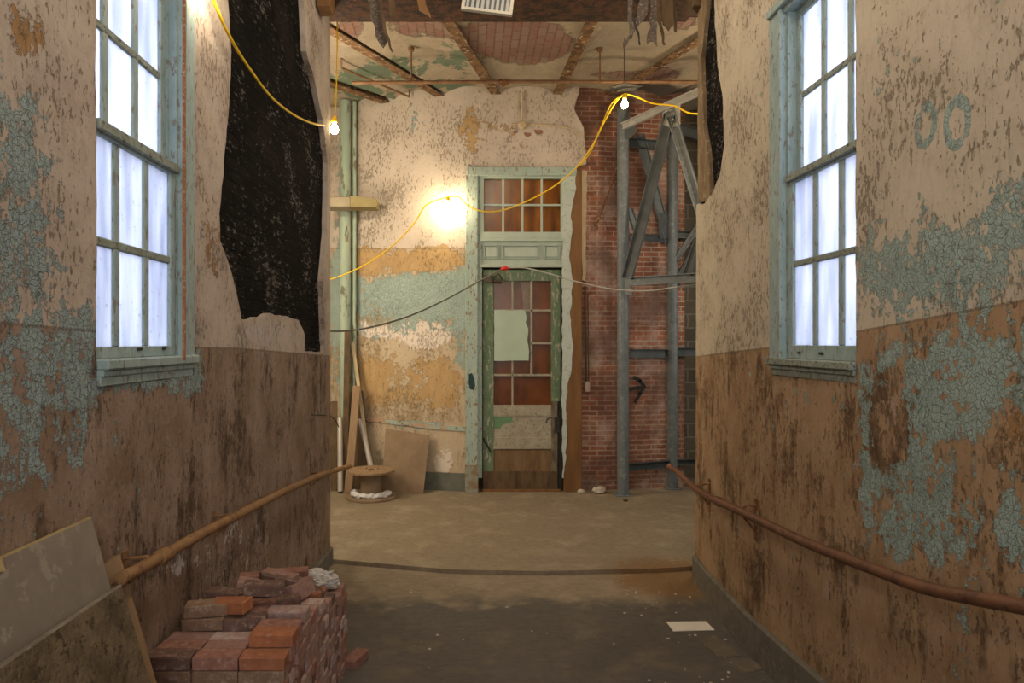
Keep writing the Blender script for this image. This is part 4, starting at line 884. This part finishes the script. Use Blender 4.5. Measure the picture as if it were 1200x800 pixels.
# ------------------------------------------------------------------ handrails
def railL(x, y, o=.10): return onl(x, y, o)
hl = empty('handrail', railL(283, 601)); tag(hl, 'tan-brown pipe handrail sloping along the left wall above the bricks', 'handrail', 'handrails of the corridor')
pts = [railL(141, 678.5), railL(190, 651.5), railL(235, 626), railL(283, 601), railL(330, 577), railL(372, 558), at(395, 550.5, 6.4), at(411, 545.5, 6.7)]
mb = MB(); mb.tube(smooth_path(pts, 6), .024, 14); mb.build('rail', M['pipe_tan'], hl, smooth=True)
mb = MB(); c = railL(192, 650.5); t = (railL(195, 649)-c).normalized(); mb.tube([c-t*.05, c-t*.045, c+t*.045, c+t*.05], [.025, .031, .031, .025], 14); mb.build('coupling', M['pipe_tan'], hl, smooth=True)
def bracketL(xr, yr):
    p = railL(xr, yr); w_ = Vector((XL(p.y), p.y, p.z+.012)); mb = MB(); mb.tube([w_-Vector((.01, 0, 0)), w_+Vector((.05, 0, .003)), p+Vector((0, 0, .02))], .007, 8)
    mb.tube([w_-Vector((.0, 0, .11)), p-Vector((.01, 0, .02))], .006, 8); mb.box(w_.x-.002, w_.x+.006, p.y-.018, p.y+.018, w_.z-.14, w_.z+.03, bev=.002); mb.build('bracket', M['pipe_tan'], hl)
for a in ((175, 658), (272, 607), (378, 556)): bracketL(*a)
def onr(x, y, o=.10):
    d = 4
    for _ in range(40): d = .5*d+.5*F*(XR(d)-o)/(x-550)
    return Vector(((x-550)*d/F, d, EYE+(400-y)*d/F))
hr = empty('handrail', onr(930, 632)); tag(hr, 'dark rusty pipe handrail sloping along the right wall', 'handrail', 'handrails of the corridor')
pts = [at(784, 546, 6.5), at(795, 554, 6.25), at(812, 570, 5.85), onr(832, 583), onr(870, 600), onr(930, 629), onr(980, 650), onr(1030, 669), onr(1090, 690), onr(1200, 711), onr(1330, 735)]
mb = MB(); mb.tube(smooth_path(pts, 6), .025, 14); mb.build('rail', M['pipe_rust'], hr, smooth=True)
mb = MB(); c = onr(842, 587.5); t = (onr(845, 589)-c).normalized(); mb.tube([c-t*.05, c-t*.04, c+t*.04, c+t*.05], [.025, .032, .032, .025], 14); mb.build('coupling', M['pipe_rust'], hr, smooth=True)
def bracketR(xr, yr, k=1):
    p = onr(xr, yr); W = XR(p.y); mb = MB(); w_ = Vector((W, p.y-.0, p.z+.04)); mb.tube([w_, w_-Vector((.05, 0, 0)), p+Vector((0, 0, .02))], .008, 8)
    mb.tube([w_-Vector((0, 0, .17)), p-Vector((-.01, 0, .02))], .007, 8); mb.box(W-.008, W+.002, p.y-.022, p.y+.022, w_.z-.22, w_.z+.04, bev=.002); mb.build('bracket', M['rust_steel'], hr)
bracketR(868, 600); bracketR(817, 573)

# ------------------------------------------------------------------ brick pile
BL, BWD, BH = .19, .092, .0565
def brick_mesh(k, mat):
    bm = bmesh.new(); bmesh.ops.create_cube(bm, size=1)
    for v in bm.verts: v.co = Vector((v.co.x*(BL-.004), v.co.y*(BWD-.004), v.co.z*(BH-.002)))
    bmesh.ops.bevel(bm, geom=bm.edges[:], offset=.004, segments=1, affect='EDGES')
    r = random.Random(k)
    for v in bm.verts: v.co += Vector((r.uniform(-1, 1), r.uniform(-1, 1), r.uniform(-.3, .3)))*.0018
    me = bpy.data.meshes.new('brick'); bm.to_mesh(me); bm.free(); me.materials.append(mat); return me
BM_ = [[brick_mesh(10*i+k, m) for k in range(3)] for i, m in enumerate(BR)]
def put_brick(c, rot, mi, label, group='bricks of the pile'):
    o = bpy.data.objects.new('brick', random.choice(BM_[mi])); COL.objects.link(o); o.location = c; o.rotation_euler = rot
    return tag(o, label, 'brick', group)
ORD = ['top', 'second', 'third', 'fourth', 'fifth', 'sixth', 'seventh', 'eighth', 'ninth', 'tenth', 'eleventh', 'twelfth', 'thirteenth', 'fourteenth', 'fifteenth', 'sixteenth', 'seventeenth']
COLN = {0: 'red', 1: 'pinkish', 2: 'orange', 3: 'dark', 4: 'buff', 5: 'mortar-smeared'}
P0 = Vector((-1.327, 2.775)); nx, ny = 3, 15
tops_right = [0, 1, 1, 0, 0, -1, -1, -1, -2, -2, -2, -3, -3, -3, -3]
tops_mid = [0, 0, 0, 0, 0, 0, -1, -1, -1, -1, -2, -2, -3, -3, -3]
tops_left = [0, 0, 0, 0, 0, 0, -1, -1, -1, -1, -2, -2, -3, -3, -3]
z0top = EYE-1.25
front = {(0, 0): 3, (1, 0): 0, (2, 0): 2, (0, 1): 4, (1, 1): 4, (2, 1): 4, (0, 2): 3, (1, 2): 2, (2, 2): 0, (0, 3): 4, (1, 3): 4, (2, 3): 4}
def pile_x(i, y): return P0.x+(i+.5)*(BL+.002)+.0*(y-2.8)
top_z = {}
for j in range(ny):
    y = P0.y+j*(BWD+.003)+BWD/2
    base = interp(y, [(2, .14), (3.5, .055), (4.6, -.01)])+.0
    for i in range(nx):
        t = (tops_left, tops_mid, tops_right)[i][j]
        nl = int((z0top+t*BH-base)/BH)
        ztop = base+nl*BH
        top_z[(i, j)] = ztop
        for k in range(nl):                      # k counts down from the top
            if not (i == nx-1 or j == 0 or k < 2): continue
            z = ztop-(k+.5)*BH
            jx, jy = random.uniform(-.004, .004), random.uniform(-.0006, .0006)
            if i == nx-1: jx = random.uniform(-.006, .012)
            mi = front.get((i, k)) if j == 0 else None
            if mi is None: mi = random.choice([0, 0, 1, 1, 1, 3, 4, 5] if i < nx-1 or k < 1 else [1, 1, 5, 5, 0, 1, 3])
            if j == 1 and i == 2 and k == 0: mi = 2
            where = ('front row' if j == 0 else '%s row from the front' % ORD[j])
            colw = ('stack beside the wall', 'middle stack', 'outer right-hand stack')[i]
            put_brick((pile_x(i, y)+jx, y+jy, z), (0, 0, random.uniform(-.006, .006)), mi, '%s piled brick in %s, %s, %s from top' % (COLN[mi], where, colw, 'uppermost' if k == 0 else ORD[k]))
# loose ones tumbled on the pile
def loose(x, y, d, rot, mi, label, zoff=0):
    p = at(x, y, d); return put_brick(p, rot, mi, label, 'loose bricks on top of the pile')
R = math.radians
def topat(i, j): return top_z[(i, j)]
def seat(i, j, dx, mi, rot, h, label, dy=0):
    y = P0.y+j*(BWD+.003)+BWD/2+dy
    return put_brick((pile_x(i, y)+dx, y, topat(i, j)+h), rot, mi, label, 'loose bricks on top of the pile')
H = BH/2
seat(0, 3, .03, 4, (0, 0, R(3)), H, 'red-brown loose brick lying at the left near the wall, below the buff one'); seat(0, 3, .035, 4, (0, 0, R(12)), H*3, 'buff square-ended loose brick at the far left, leaning by the wall', .01)
seat(1, 3, .02, 3, (0, 0, R(10)), H, 'grey-brown loose brick lying in front of the tumbled heap')
seat(1, 3, -.06, 2, (R(0), R(-5), R(-12)), H*3+.005, 'orange loose brick lying across the front of the heap', .03)
seat(1, 4, .06, 3, (0, R(4), R(14)), H*2+.02, 'dark rounded loose brick right of the orange one', .05)
seat(0, 5, .05, 3, (0, 0, R(-12)), H, 'dark loose brick low behind the buff one')
seat(0, 6, .12, 0, (0, 0, R(8)), H, 'dull red loose brick in the middle of the heap')
seat(1, 6, -.02, 1, (0, R(12), R(10)), H*3+.015, 'pale pink loose brick with a red spot, tilted on the heap')
seat(1, 6, .10, 3, (0, 0, R(30)), H, 'long dark loose brick supporting the upper heap')
seat(1, 7, .06, 3, (R(0), R(18), R(24)), H*3+.012, 'dark loose brick tilted down to the right on the heap')
seat(0, 8, .10, 0, (0, 0, R(-6)), H, 'red loose brick at the back of the heap by the wall')
seat(0, 8, .12, 0, (0, 0, R(15)), H*3, 'red loose brick second up at the back of the heap')
seat(1, 8, .0, 5, (0, 0, R(4)), H, 'mortar-smeared loose brick behind the heap')
seat(1, 8, .04, 1, (0, R(6), R(-14)), H*3+.006, 'pinkish loose brick topping the back of the heap')
seat(1, 7, .17, 1, (R(72), R(0), R(70)), BWD/2, 'pinkish loose brick standing on its edge at the heap right end', .02)
seat(2, 8, -.02, 2, (R(0), R(0), R(62)), H, 'bright orange loose brick with a white end behind the slanted slab')
seat(2, 9, -.03, 3, (R(0), R(16), R(-28)), H+.025, 'grey slanted loose brick lying like a wedge on the right side')
seat(1, 10, .06, 3, (0, 0, R(4)), H, 'long dark loose brick with an orange end near the back'); seat(2, 11, -.06, 2, (0, 0, R(5)), H+.0, 'orange-ended loose brick near the far end of the pile')
seat(1, 11, .0, 0, (0, 0, R(-8)), H*1, 'red loose brick lying flat near the far end'); seat(1, 11, .03, 0, (0, R(0), R(10)), H*3, 'red loose brick set on another near the far end')
put_brick((-.70, 4.22, floor_z(0, 4.22)+H), (0, 0, R(72)), 0, 'single red brick lying on the floor beside the pile end', 'loose bricks on top of the pile')
# plastic-wrapped bundle at the far end of the pile
bm = bmesh.new(); bmesh.ops.create_icosphere(bm, subdivisions=4, radius=1)
for v in bm.verts:
    n_ = noise.noise(v.co*2.7)*.35+noise.noise(v.co*7)*.22; v.co = Vector((v.co.x*.115*(1+n_), v.co.y*.09*(1+n_), v.co.z*.062*(1+n_)))
me = bpy.data.meshes.new('bag'); bm.to_mesh(me); bm.free()
o = link('plastic_bag', me, M['film']); o.location = (pile_x(1, 0)+.14, P0.y+13.3*.095, top_z[(1, 13)]+.052); tag(o, 'crumpled milky plastic bag on the far end of the brick pile', 'plastic bag')

# ------------------------------------------------------------------ boards leaning at the near left
def leaning(name, d0, d1, ztop, zbot, o_top, o_bot, th, mat, label, cat, edge=None):
    root = empty(name, (XL(d1)+o_bot, d1, zbot)); tag(root, label, cat)
    a = [Vector((XL(d0)+o_bot, d0, zbot)), Vector((XL(d1)+o_bot, d1, zbot)), Vector((XL(d1)+o_top, d1, ztop)), Vector((XL(d0)+o_top, d0, ztop))]
    n = (a[1]-a[0]).cross(a[3]-a[0]).normalized()
    if n.x < 0: n = -n
    mb = MB(); mb.prism(a, -n*th); mb.build('panel', mat, root)
    return root, a, n
r1, a1, n1 = leaning('leaning_board', 1.2, 2.40, EYE-.62, floor_z(0, 2)-.01, .028, .37, .018, M['board_grey'], 'large dusty grey board leaning against the left wall in the near corner', 'board')
mb = MB(); e0, e1 = a1[3], a1[2]; up_ = (a1[2]-a1[1]).normalized(); 
mb.prism([e0, e1, e1-n1*.018, e0-n1*.018], up_*.006); mb.build('pale_top_edge', M['ply_edge'], r1)
mb = MB(); c = a1[2].lerp(a1[3], .38); mb.prism([c-up_*.035+n1*.001, c+n1*.001, c+n1*.001+(a1[3]-a1[2]).normalized()*.045, c-up_*.03+n1*.001+(a1[3]-a1[2]).normalized()*.04], n1*.006); mb.build('tape_scrap', M['ply_edge'], r1)
r2, a2, n2 = leaning('leaning_board', 1.2, 2.36, EYE-.845, floor_z(0, 2)-.01, .155, .46, .02, M['board_mud'], 'mud-stained brown board leaning in front of the grey board', 'board')
mb = MB(); up_ = (a2[2]-a2[1]).normalized(); mb.prism([a2[3], a2[2], a2[2]-n2*.02, a2[3]-n2*.02], up_*.006); mb.build('pale_top_edge', M['board_grey'], r2)
# plank behind them
b0, b1_ = Vector((-1.02, 2.52, floor_z(0, 2.5))), Vector((XL(2.5)+.035, 2.5, EYE-.80))
mb = MB(); mb.bar(b0, b1_, .024, .11, (0, 1, 0)); tag(mb.build('plank', M['tan_wood']), 'brown wooden plank leaning between the boards and the brick pile', 'plank')

# ------------------------------------------------------------------ far corner clutter
def lean(xb, yb, db, xt, yt, dt, w_, t_, mat, name, label, cat, tube=False):
    a, b = at(xb, yb, db), at(xt, yt, dt); a.z = max(a.z, .0)
    mb = MB()
    if tube: mb.tube([a, b], w_/2, 14)
    else: mb.bar(a, b, w_, t_, (0, 1, 0))
    return tag(mb.build(name, mat, smooth=tube), label, cat)
lean(399, 576, 9.05, 398.5, 490, 9.35, .075, .075, M['shiny_tube'], 'cardboard_tube', 'upright pale tube standing at the far left corner', 'tube', True)
lean(408, 577, 9.0, 418, 452, 9.38, .10, .03, M['tan_wood'], 'plank', 'tan plank leaning behind the cable reel', 'plank')
lean(441, 573, 9.15, 422, 491, 9.45, .075, .07, M['shiny_tube'], 'metal_tube', 'shiny pale tube slanting left behind the cable reel', 'tube', True)
lean(404, 575, 9.2, 407, 388, 9.48, .075, .02, M['dark_wood'], 'plank', 'tall dark narrow plank standing beside the green pipes', 'plank')
lean(437, 573, 9.3, 413, 400, 9.55, .045, .02, M['cream_plaster'], 'batten', 'long thin pale batten slanting against the far wall', 'batten')
lean(392, 575, 9.15, 391, 470, 9.5, .10, .02, M['dark_wood'], 'plank', 'dark board half hidden behind the left wall corner', 'plank')
lean(420, 573, 9.25, 417, 458, 9.5, .20, .02, M['dark_wood'], 'plank', 'wide dark board behind the tan plank', 'plank')
hb = [at(447, 574, 9.02), at(496, 577, 8.95), at(503.5, 510, 9.12), at(452, 502.5, 9.26)]
hb[0].z = hb[1].z = 0.0
mb = MB(); mb.prism(hb, (0, .02, .0)); tag(mb.build('hardboard_sheet', M['hardboard']), 'brown hardboard sheet leaning on the wall behind the cable reel', 'board')
# cable reel
rc = at(435, 579.5, 8.75); rc.z = 0; re_ = empty('cable_reel', rc); tag(re_, 'empty wooden cable reel lying flat on the floor before the far wall', 'cable reel')
mb = MB(); mb.lathe(rc, [(.315, 0), (.32, .004), (.32, .028), (.315, .032)], 48); mb.build('lower_flange', M['hardboard'], re_)
mb = MB(); mb.lathe(rc+Vector((0, 0, .032)), [(.135, 0), (.135, .30)], 32); mb.build('drum', M['hardboard'], re_, smooth=True)
mb = MB(); mb.lathe(rc+Vector((0, 0, .332)), [(.29, 0), (.295, .004), (.295, .026), (.29, .03)], 48); tf = mb.build('upper_flange', M['tan_wood'], re_)
mb = MB(); mb.lathe(rc+Vector((0, 0, .362)), [(.035, 0), (.035, .003)], 20); mb.build('axle_hole', M['dark_wood'], tf)
for k in range(3):
    a_ = k*2.1+.4; mb = MB(); mb.lathe(rc+Vector((math.cos(a_)*.09, math.sin(a_)*.09, .362)), [(.012, 0), (.012, .008)], 6); mb.build('bolt', M['rust_steel'], tf)
bm = bmesh.new(); n = 60; rows = []
for i in range(n+1):
    a_ = math.pi*(.95+1.05*i/n); row = []
    for k in range(10):
        b_ = 2*math.pi*k/10; rr = .21+.045*math.cos(b_)*(1+.5*noise.noise(Vector((i*.3, k, 1)))); z = .062+.034*math.sin(b_)*(1+.7*noise.noise(Vector((i*.35, k*.8, 5))))
        row.append(bm.verts.new((rc.x+math.cos(a_)*rr*1.05, rc.y+math.sin(a_)*rr, z+.01*noise.noise(Vector((i*.5, 2, 2))))))
    rows.append(row)
for a, b in zip(rows, rows[1:]):
    for k in range(10): bm.faces.new((a[k], a[(k+1)%10], b[(k+1)%10], b[k]))
bm.faces.new(rows[0]); bm.faces.new(rows[-1]); bmesh.ops.recalc_face_normals(bm, faces=bm.faces)
me = bpy.data.meshes.new('pw'); bm.to_mesh(me); bm.free(); tag(link('plastic_wrap', me, M['white_plastic']), 'crumpled white plastic wrap lying around the foot of the cable reel', 'plastic wrap')
# rubble at the foot of the brick wall
def stone(x, y, d, s, mat, label, grp='rubble at the foot of the far wall', name='rubble_stone', sc=(1, .8, .6)):
    bm = bmesh.new(); bmesh.ops.create_icosphere(bm, subdivisions=2, radius=1); sd = random.random()*50
    for v in bm.verts:
        k = 1+.35*noise.noise(v.co*1.6+Vector((sd, 0, 0))); v.co = Vector((v.co.x*s*sc[0]*k, v.co.y*s*sc[1]*k, v.co.z*s*sc[2]*k))
    me = bpy.data.meshes.new(name); bm.to_mesh(me); bm.free(); o = link(name, me, mat); p = at(x, y, d); o.location = p; return tag(o, label, 'rubble', grp)
for (x, y, s_, m, l) in ((681, 571, .05, 'chip', 'pale lump of plaster at the foot of the door casing'), (702, 569, .085, 'chip', 'large pale flat stone at the foot of the brick wall'), (733, 587, .03, 'dark_wood', 'small dark lump before the front steel column')):
    d = 9.0 if y < 580 else 8.55
    o = stone(x, y, d, s_, M[m], l); o.location.z = s_*.5
# chips and pebbles on the corridor floor
rnd = random.Random(3)
cm = []
for k in range(4):
    bm = bmesh.new(); bmesh.ops.create_icosphere(bm, subdivisions=1, radius=1)
    for v in bm.verts: v.co *= 1+.4*noise.noise(v.co*2+Vector((k*9, 0, 0)))
    for v in bm.verts: v.co.z *= .35
    me = bpy.data.meshes.new('chip'); bm.to_mesh(me); bm.free(); me.materials.append(M['chip']); cm.append(me)
for k in range(70):
    if k < 45: x, d = XR(4.6)-.06-abs(rnd.gauss(0, .32)), rnd.uniform(3.9, 5.8)
    else: x, d = rnd.uniform(-.75, 1.5), rnd.uniform(3.9, 5.9)
    if x > XR(d)-.05: x = XR(d)-.06
    s_ = rnd.choice([.004, .005, .006, .008, .012])
    o = bpy.data.objects.new('plaster_chip', rnd.choice(cm)); COL.objects.link(o); o.scale = (s_,)*3; o.rotation_euler = (0, 0, rnd.uniform(0, 6)); o.location = (x, d, floor_z(0, d)+s_*.22)
    tag(o, 'tiny pale plaster chip scattered on the dark corridor floor', 'debris', 'plaster chips on the corridor floor')
# paper
def fl_at(x, y):
    d = 4.5
    for _ in range(30): d = F*(EYE-floor_z(0, d))/(y-400)
    return Vector(((x-550)*d/F, d, floor_z(0, d)))
pp = [fl_at(*q) for q in ((789, 740), (837.5, 738.5), (827, 728.5), (781, 729))]
mb = MB(); mb.prism([p+Vector((0, 0, .006)) for p in pp], (0, 0, -.004)); tag(mb.build('paper_sheet', M['paper']), 'white sheet of paper lying on the floor near the right wall', 'paper')
# loose floor slabs, lifted edges
def slab(pts, h, mat, label):
    P = [fl_at(*q) for q in pts]; mb = MB(); mb.prism([p+Vector((0, 0, h)) for p in P], (0, 0, -h-.005)); return tag(mb.build('floor_fragment', mat), label, 'floor fragment', 'lifted floor covering fragments')
M['lino'] = mottled('dusty_floor_covering', (.15, .125, .095), (.12, .10, .078), 8, .7, 0, .2, c3=(.18, .15, .11))
slab([(822, 752), (832, 762), (841, 770), (868, 769), (850, 753), (838, 745)], .006, M['lino'], 'lifted dusty fragment of floor covering near the paper sheet')
slab([(864, 786), (876, 789), (900, 784), (899, 778), (880, 775), (868, 778)], .008, M['lino'], 'dark curled fragment of floor covering at the right baseboard')

# ------------------------------------------------------------------ hanging ceiling remains and vent
def hang(pts, d, th, label, mat, tilt=0):
    q = ragged([(at(x, y, d).x, at(x, y, d).z) for x, y in pts], .03, .012, len(label))
    mb = MB(); mb.prism([(p.x, d-(zb+.3-p.y)*tilt, p.y) for p in q], (0, th, 0)); return tag(mb.build('hanging_lath', mat), label, 'lath', 'torn laths hanging from the header')
hang([(428, -25), (444, -25), (448, 20), (455, 45), (449, 56), (442, 46), (434, 20)], 5.84, .012, 'widest torn lath strip hanging at the left of the header', M['lath'])
hang([(442, -20), (446, -20), (452, 28), (461, 60), (459, 61), (449, 33)], 5.80, .01, 'thin dark lath sliver beside the widest torn strip', M['dark_wood'])
hang([(452, -25), (460, -25), (463, 14), (458, 22)], 5.84, .01, 'short brown lath stub right of the widest torn strip', M['dark_wood'])
hang([(484, -25), (496, -25), (500, 8), (505, 21), (498, 16), (491, 12)], 5.82, .01, 'short brown lath hanging left of the vent', M['brown_wood'])
hang([(733, -25), (744, -25), (741, 15), (741, 44), (737, 46), (736, 16)], 5.82, .012, 'leftmost lath of the torn bunch at the right of the header', M['lath'])
hang([(752, -25), (760, -25), (756, 20), (738, 44), (731, 57), (730, 50), (740, 38), (747, 18)], 5.80, .012, 'lath slanting down to the left in the right-hand bunch', M['lath'])
hang([(762, -25), (772, -25), (772, 22), (770, 54), (766, 48), (758, 52), (763, 30)], 5.78, .012, 'ragged middle lath of the right-hand bunch', M['lath'])
hang([(768, -25), (773, -25), (776, 22), (780, 52), (778, 53), (773, 30)], 5.76, .008, 'thin dark sliver in the middle of the right-hand bunch', M['dark_wood'])
hang([(773, -25), (788, -25), (790, 24), (784, 36), (777, 28)], 5.74, .014, 'broad dark lath at the right of the right-hand bunch', M['dark_wood'])
hang([(786, -25), (790, -25), (793, 20), (793, 38), (790, 36)], 5.76, .008, 'rightmost thin sliver of the right-hand bunch', M['dark_wood'])
hang([(741, 15), (743, 14), (751, 52), (749, 53)], 5.79, .006, 'thin dark splinter crossing below the leftmost lath of the right bunch', M['black'])
for x0, x1, y1, l in ((375, 391, 17, 'brown wooden block under the header at the left corner'), (806, 828, 16, 'brown wooden block under the header at the right corner')):
    a = at(x0, y1, 5.86); b = at(x1, y1-22, 5.86); mb = MB(); mb.box(a.x, b.x, 5.72, 5.90, a.z, b.z+.1, bev=.006); tag(mb.build('wood_block', M['brown_wood'] if x0 < 500 else M['dark_wood']), l, 'wood block')
vt = empty('ceiling_vent', at(572, -5, 5.8)); tag(vt, 'white louvred vent grille hanging tilted under the header', 'vent')
va, vb = at(540, 11.5, 5.7), at(600, 19, 5.7)
ux = (vb-va).normalized(); uz = Vector((0, .35, 1)).normalized(); uz = (uz-ux*uz.dot(ux)).normalized(); uy = uz.cross(ux)
MV = Matrix((ux, uy, uz)).transposed().to_4x4(); MV.translation = va; Lv = (vb-va).length
mb = MB(); fr = .028
mb.box(0, Lv, -.015, .01, 0, fr, MV); mb.box(0, Lv, -.015, .01, .42-fr, .42, MV); mb.box(0, fr, -.015, .01, fr, .42-fr, MV); mb.box(Lv-fr, Lv, -.015, .01, fr, .42-fr, MV); mb.build('frame', mottled('old_white_enamel', (.42, .40, .35), (.36, .34, .29), 8, .5), vt)
for k in range(9):
    x = fr+(Lv-2*fr)*(k+.5)/9; mb = MB(); mb.box(x-.012, x+.012, -.004, .008, fr, .42-fr, MV); mb.build('slat', mottled('grey_slat', (.30, .31, .31), (.26, .27, .27), 8, .5) if k == 0 else bpy.data.materials['grey_slat'], vt)
mb = MB(); mb.box(fr, Lv-fr, .012, .016, fr, .42-fr, MV); mb.build('back_plate', M['steel_dark'], vt)
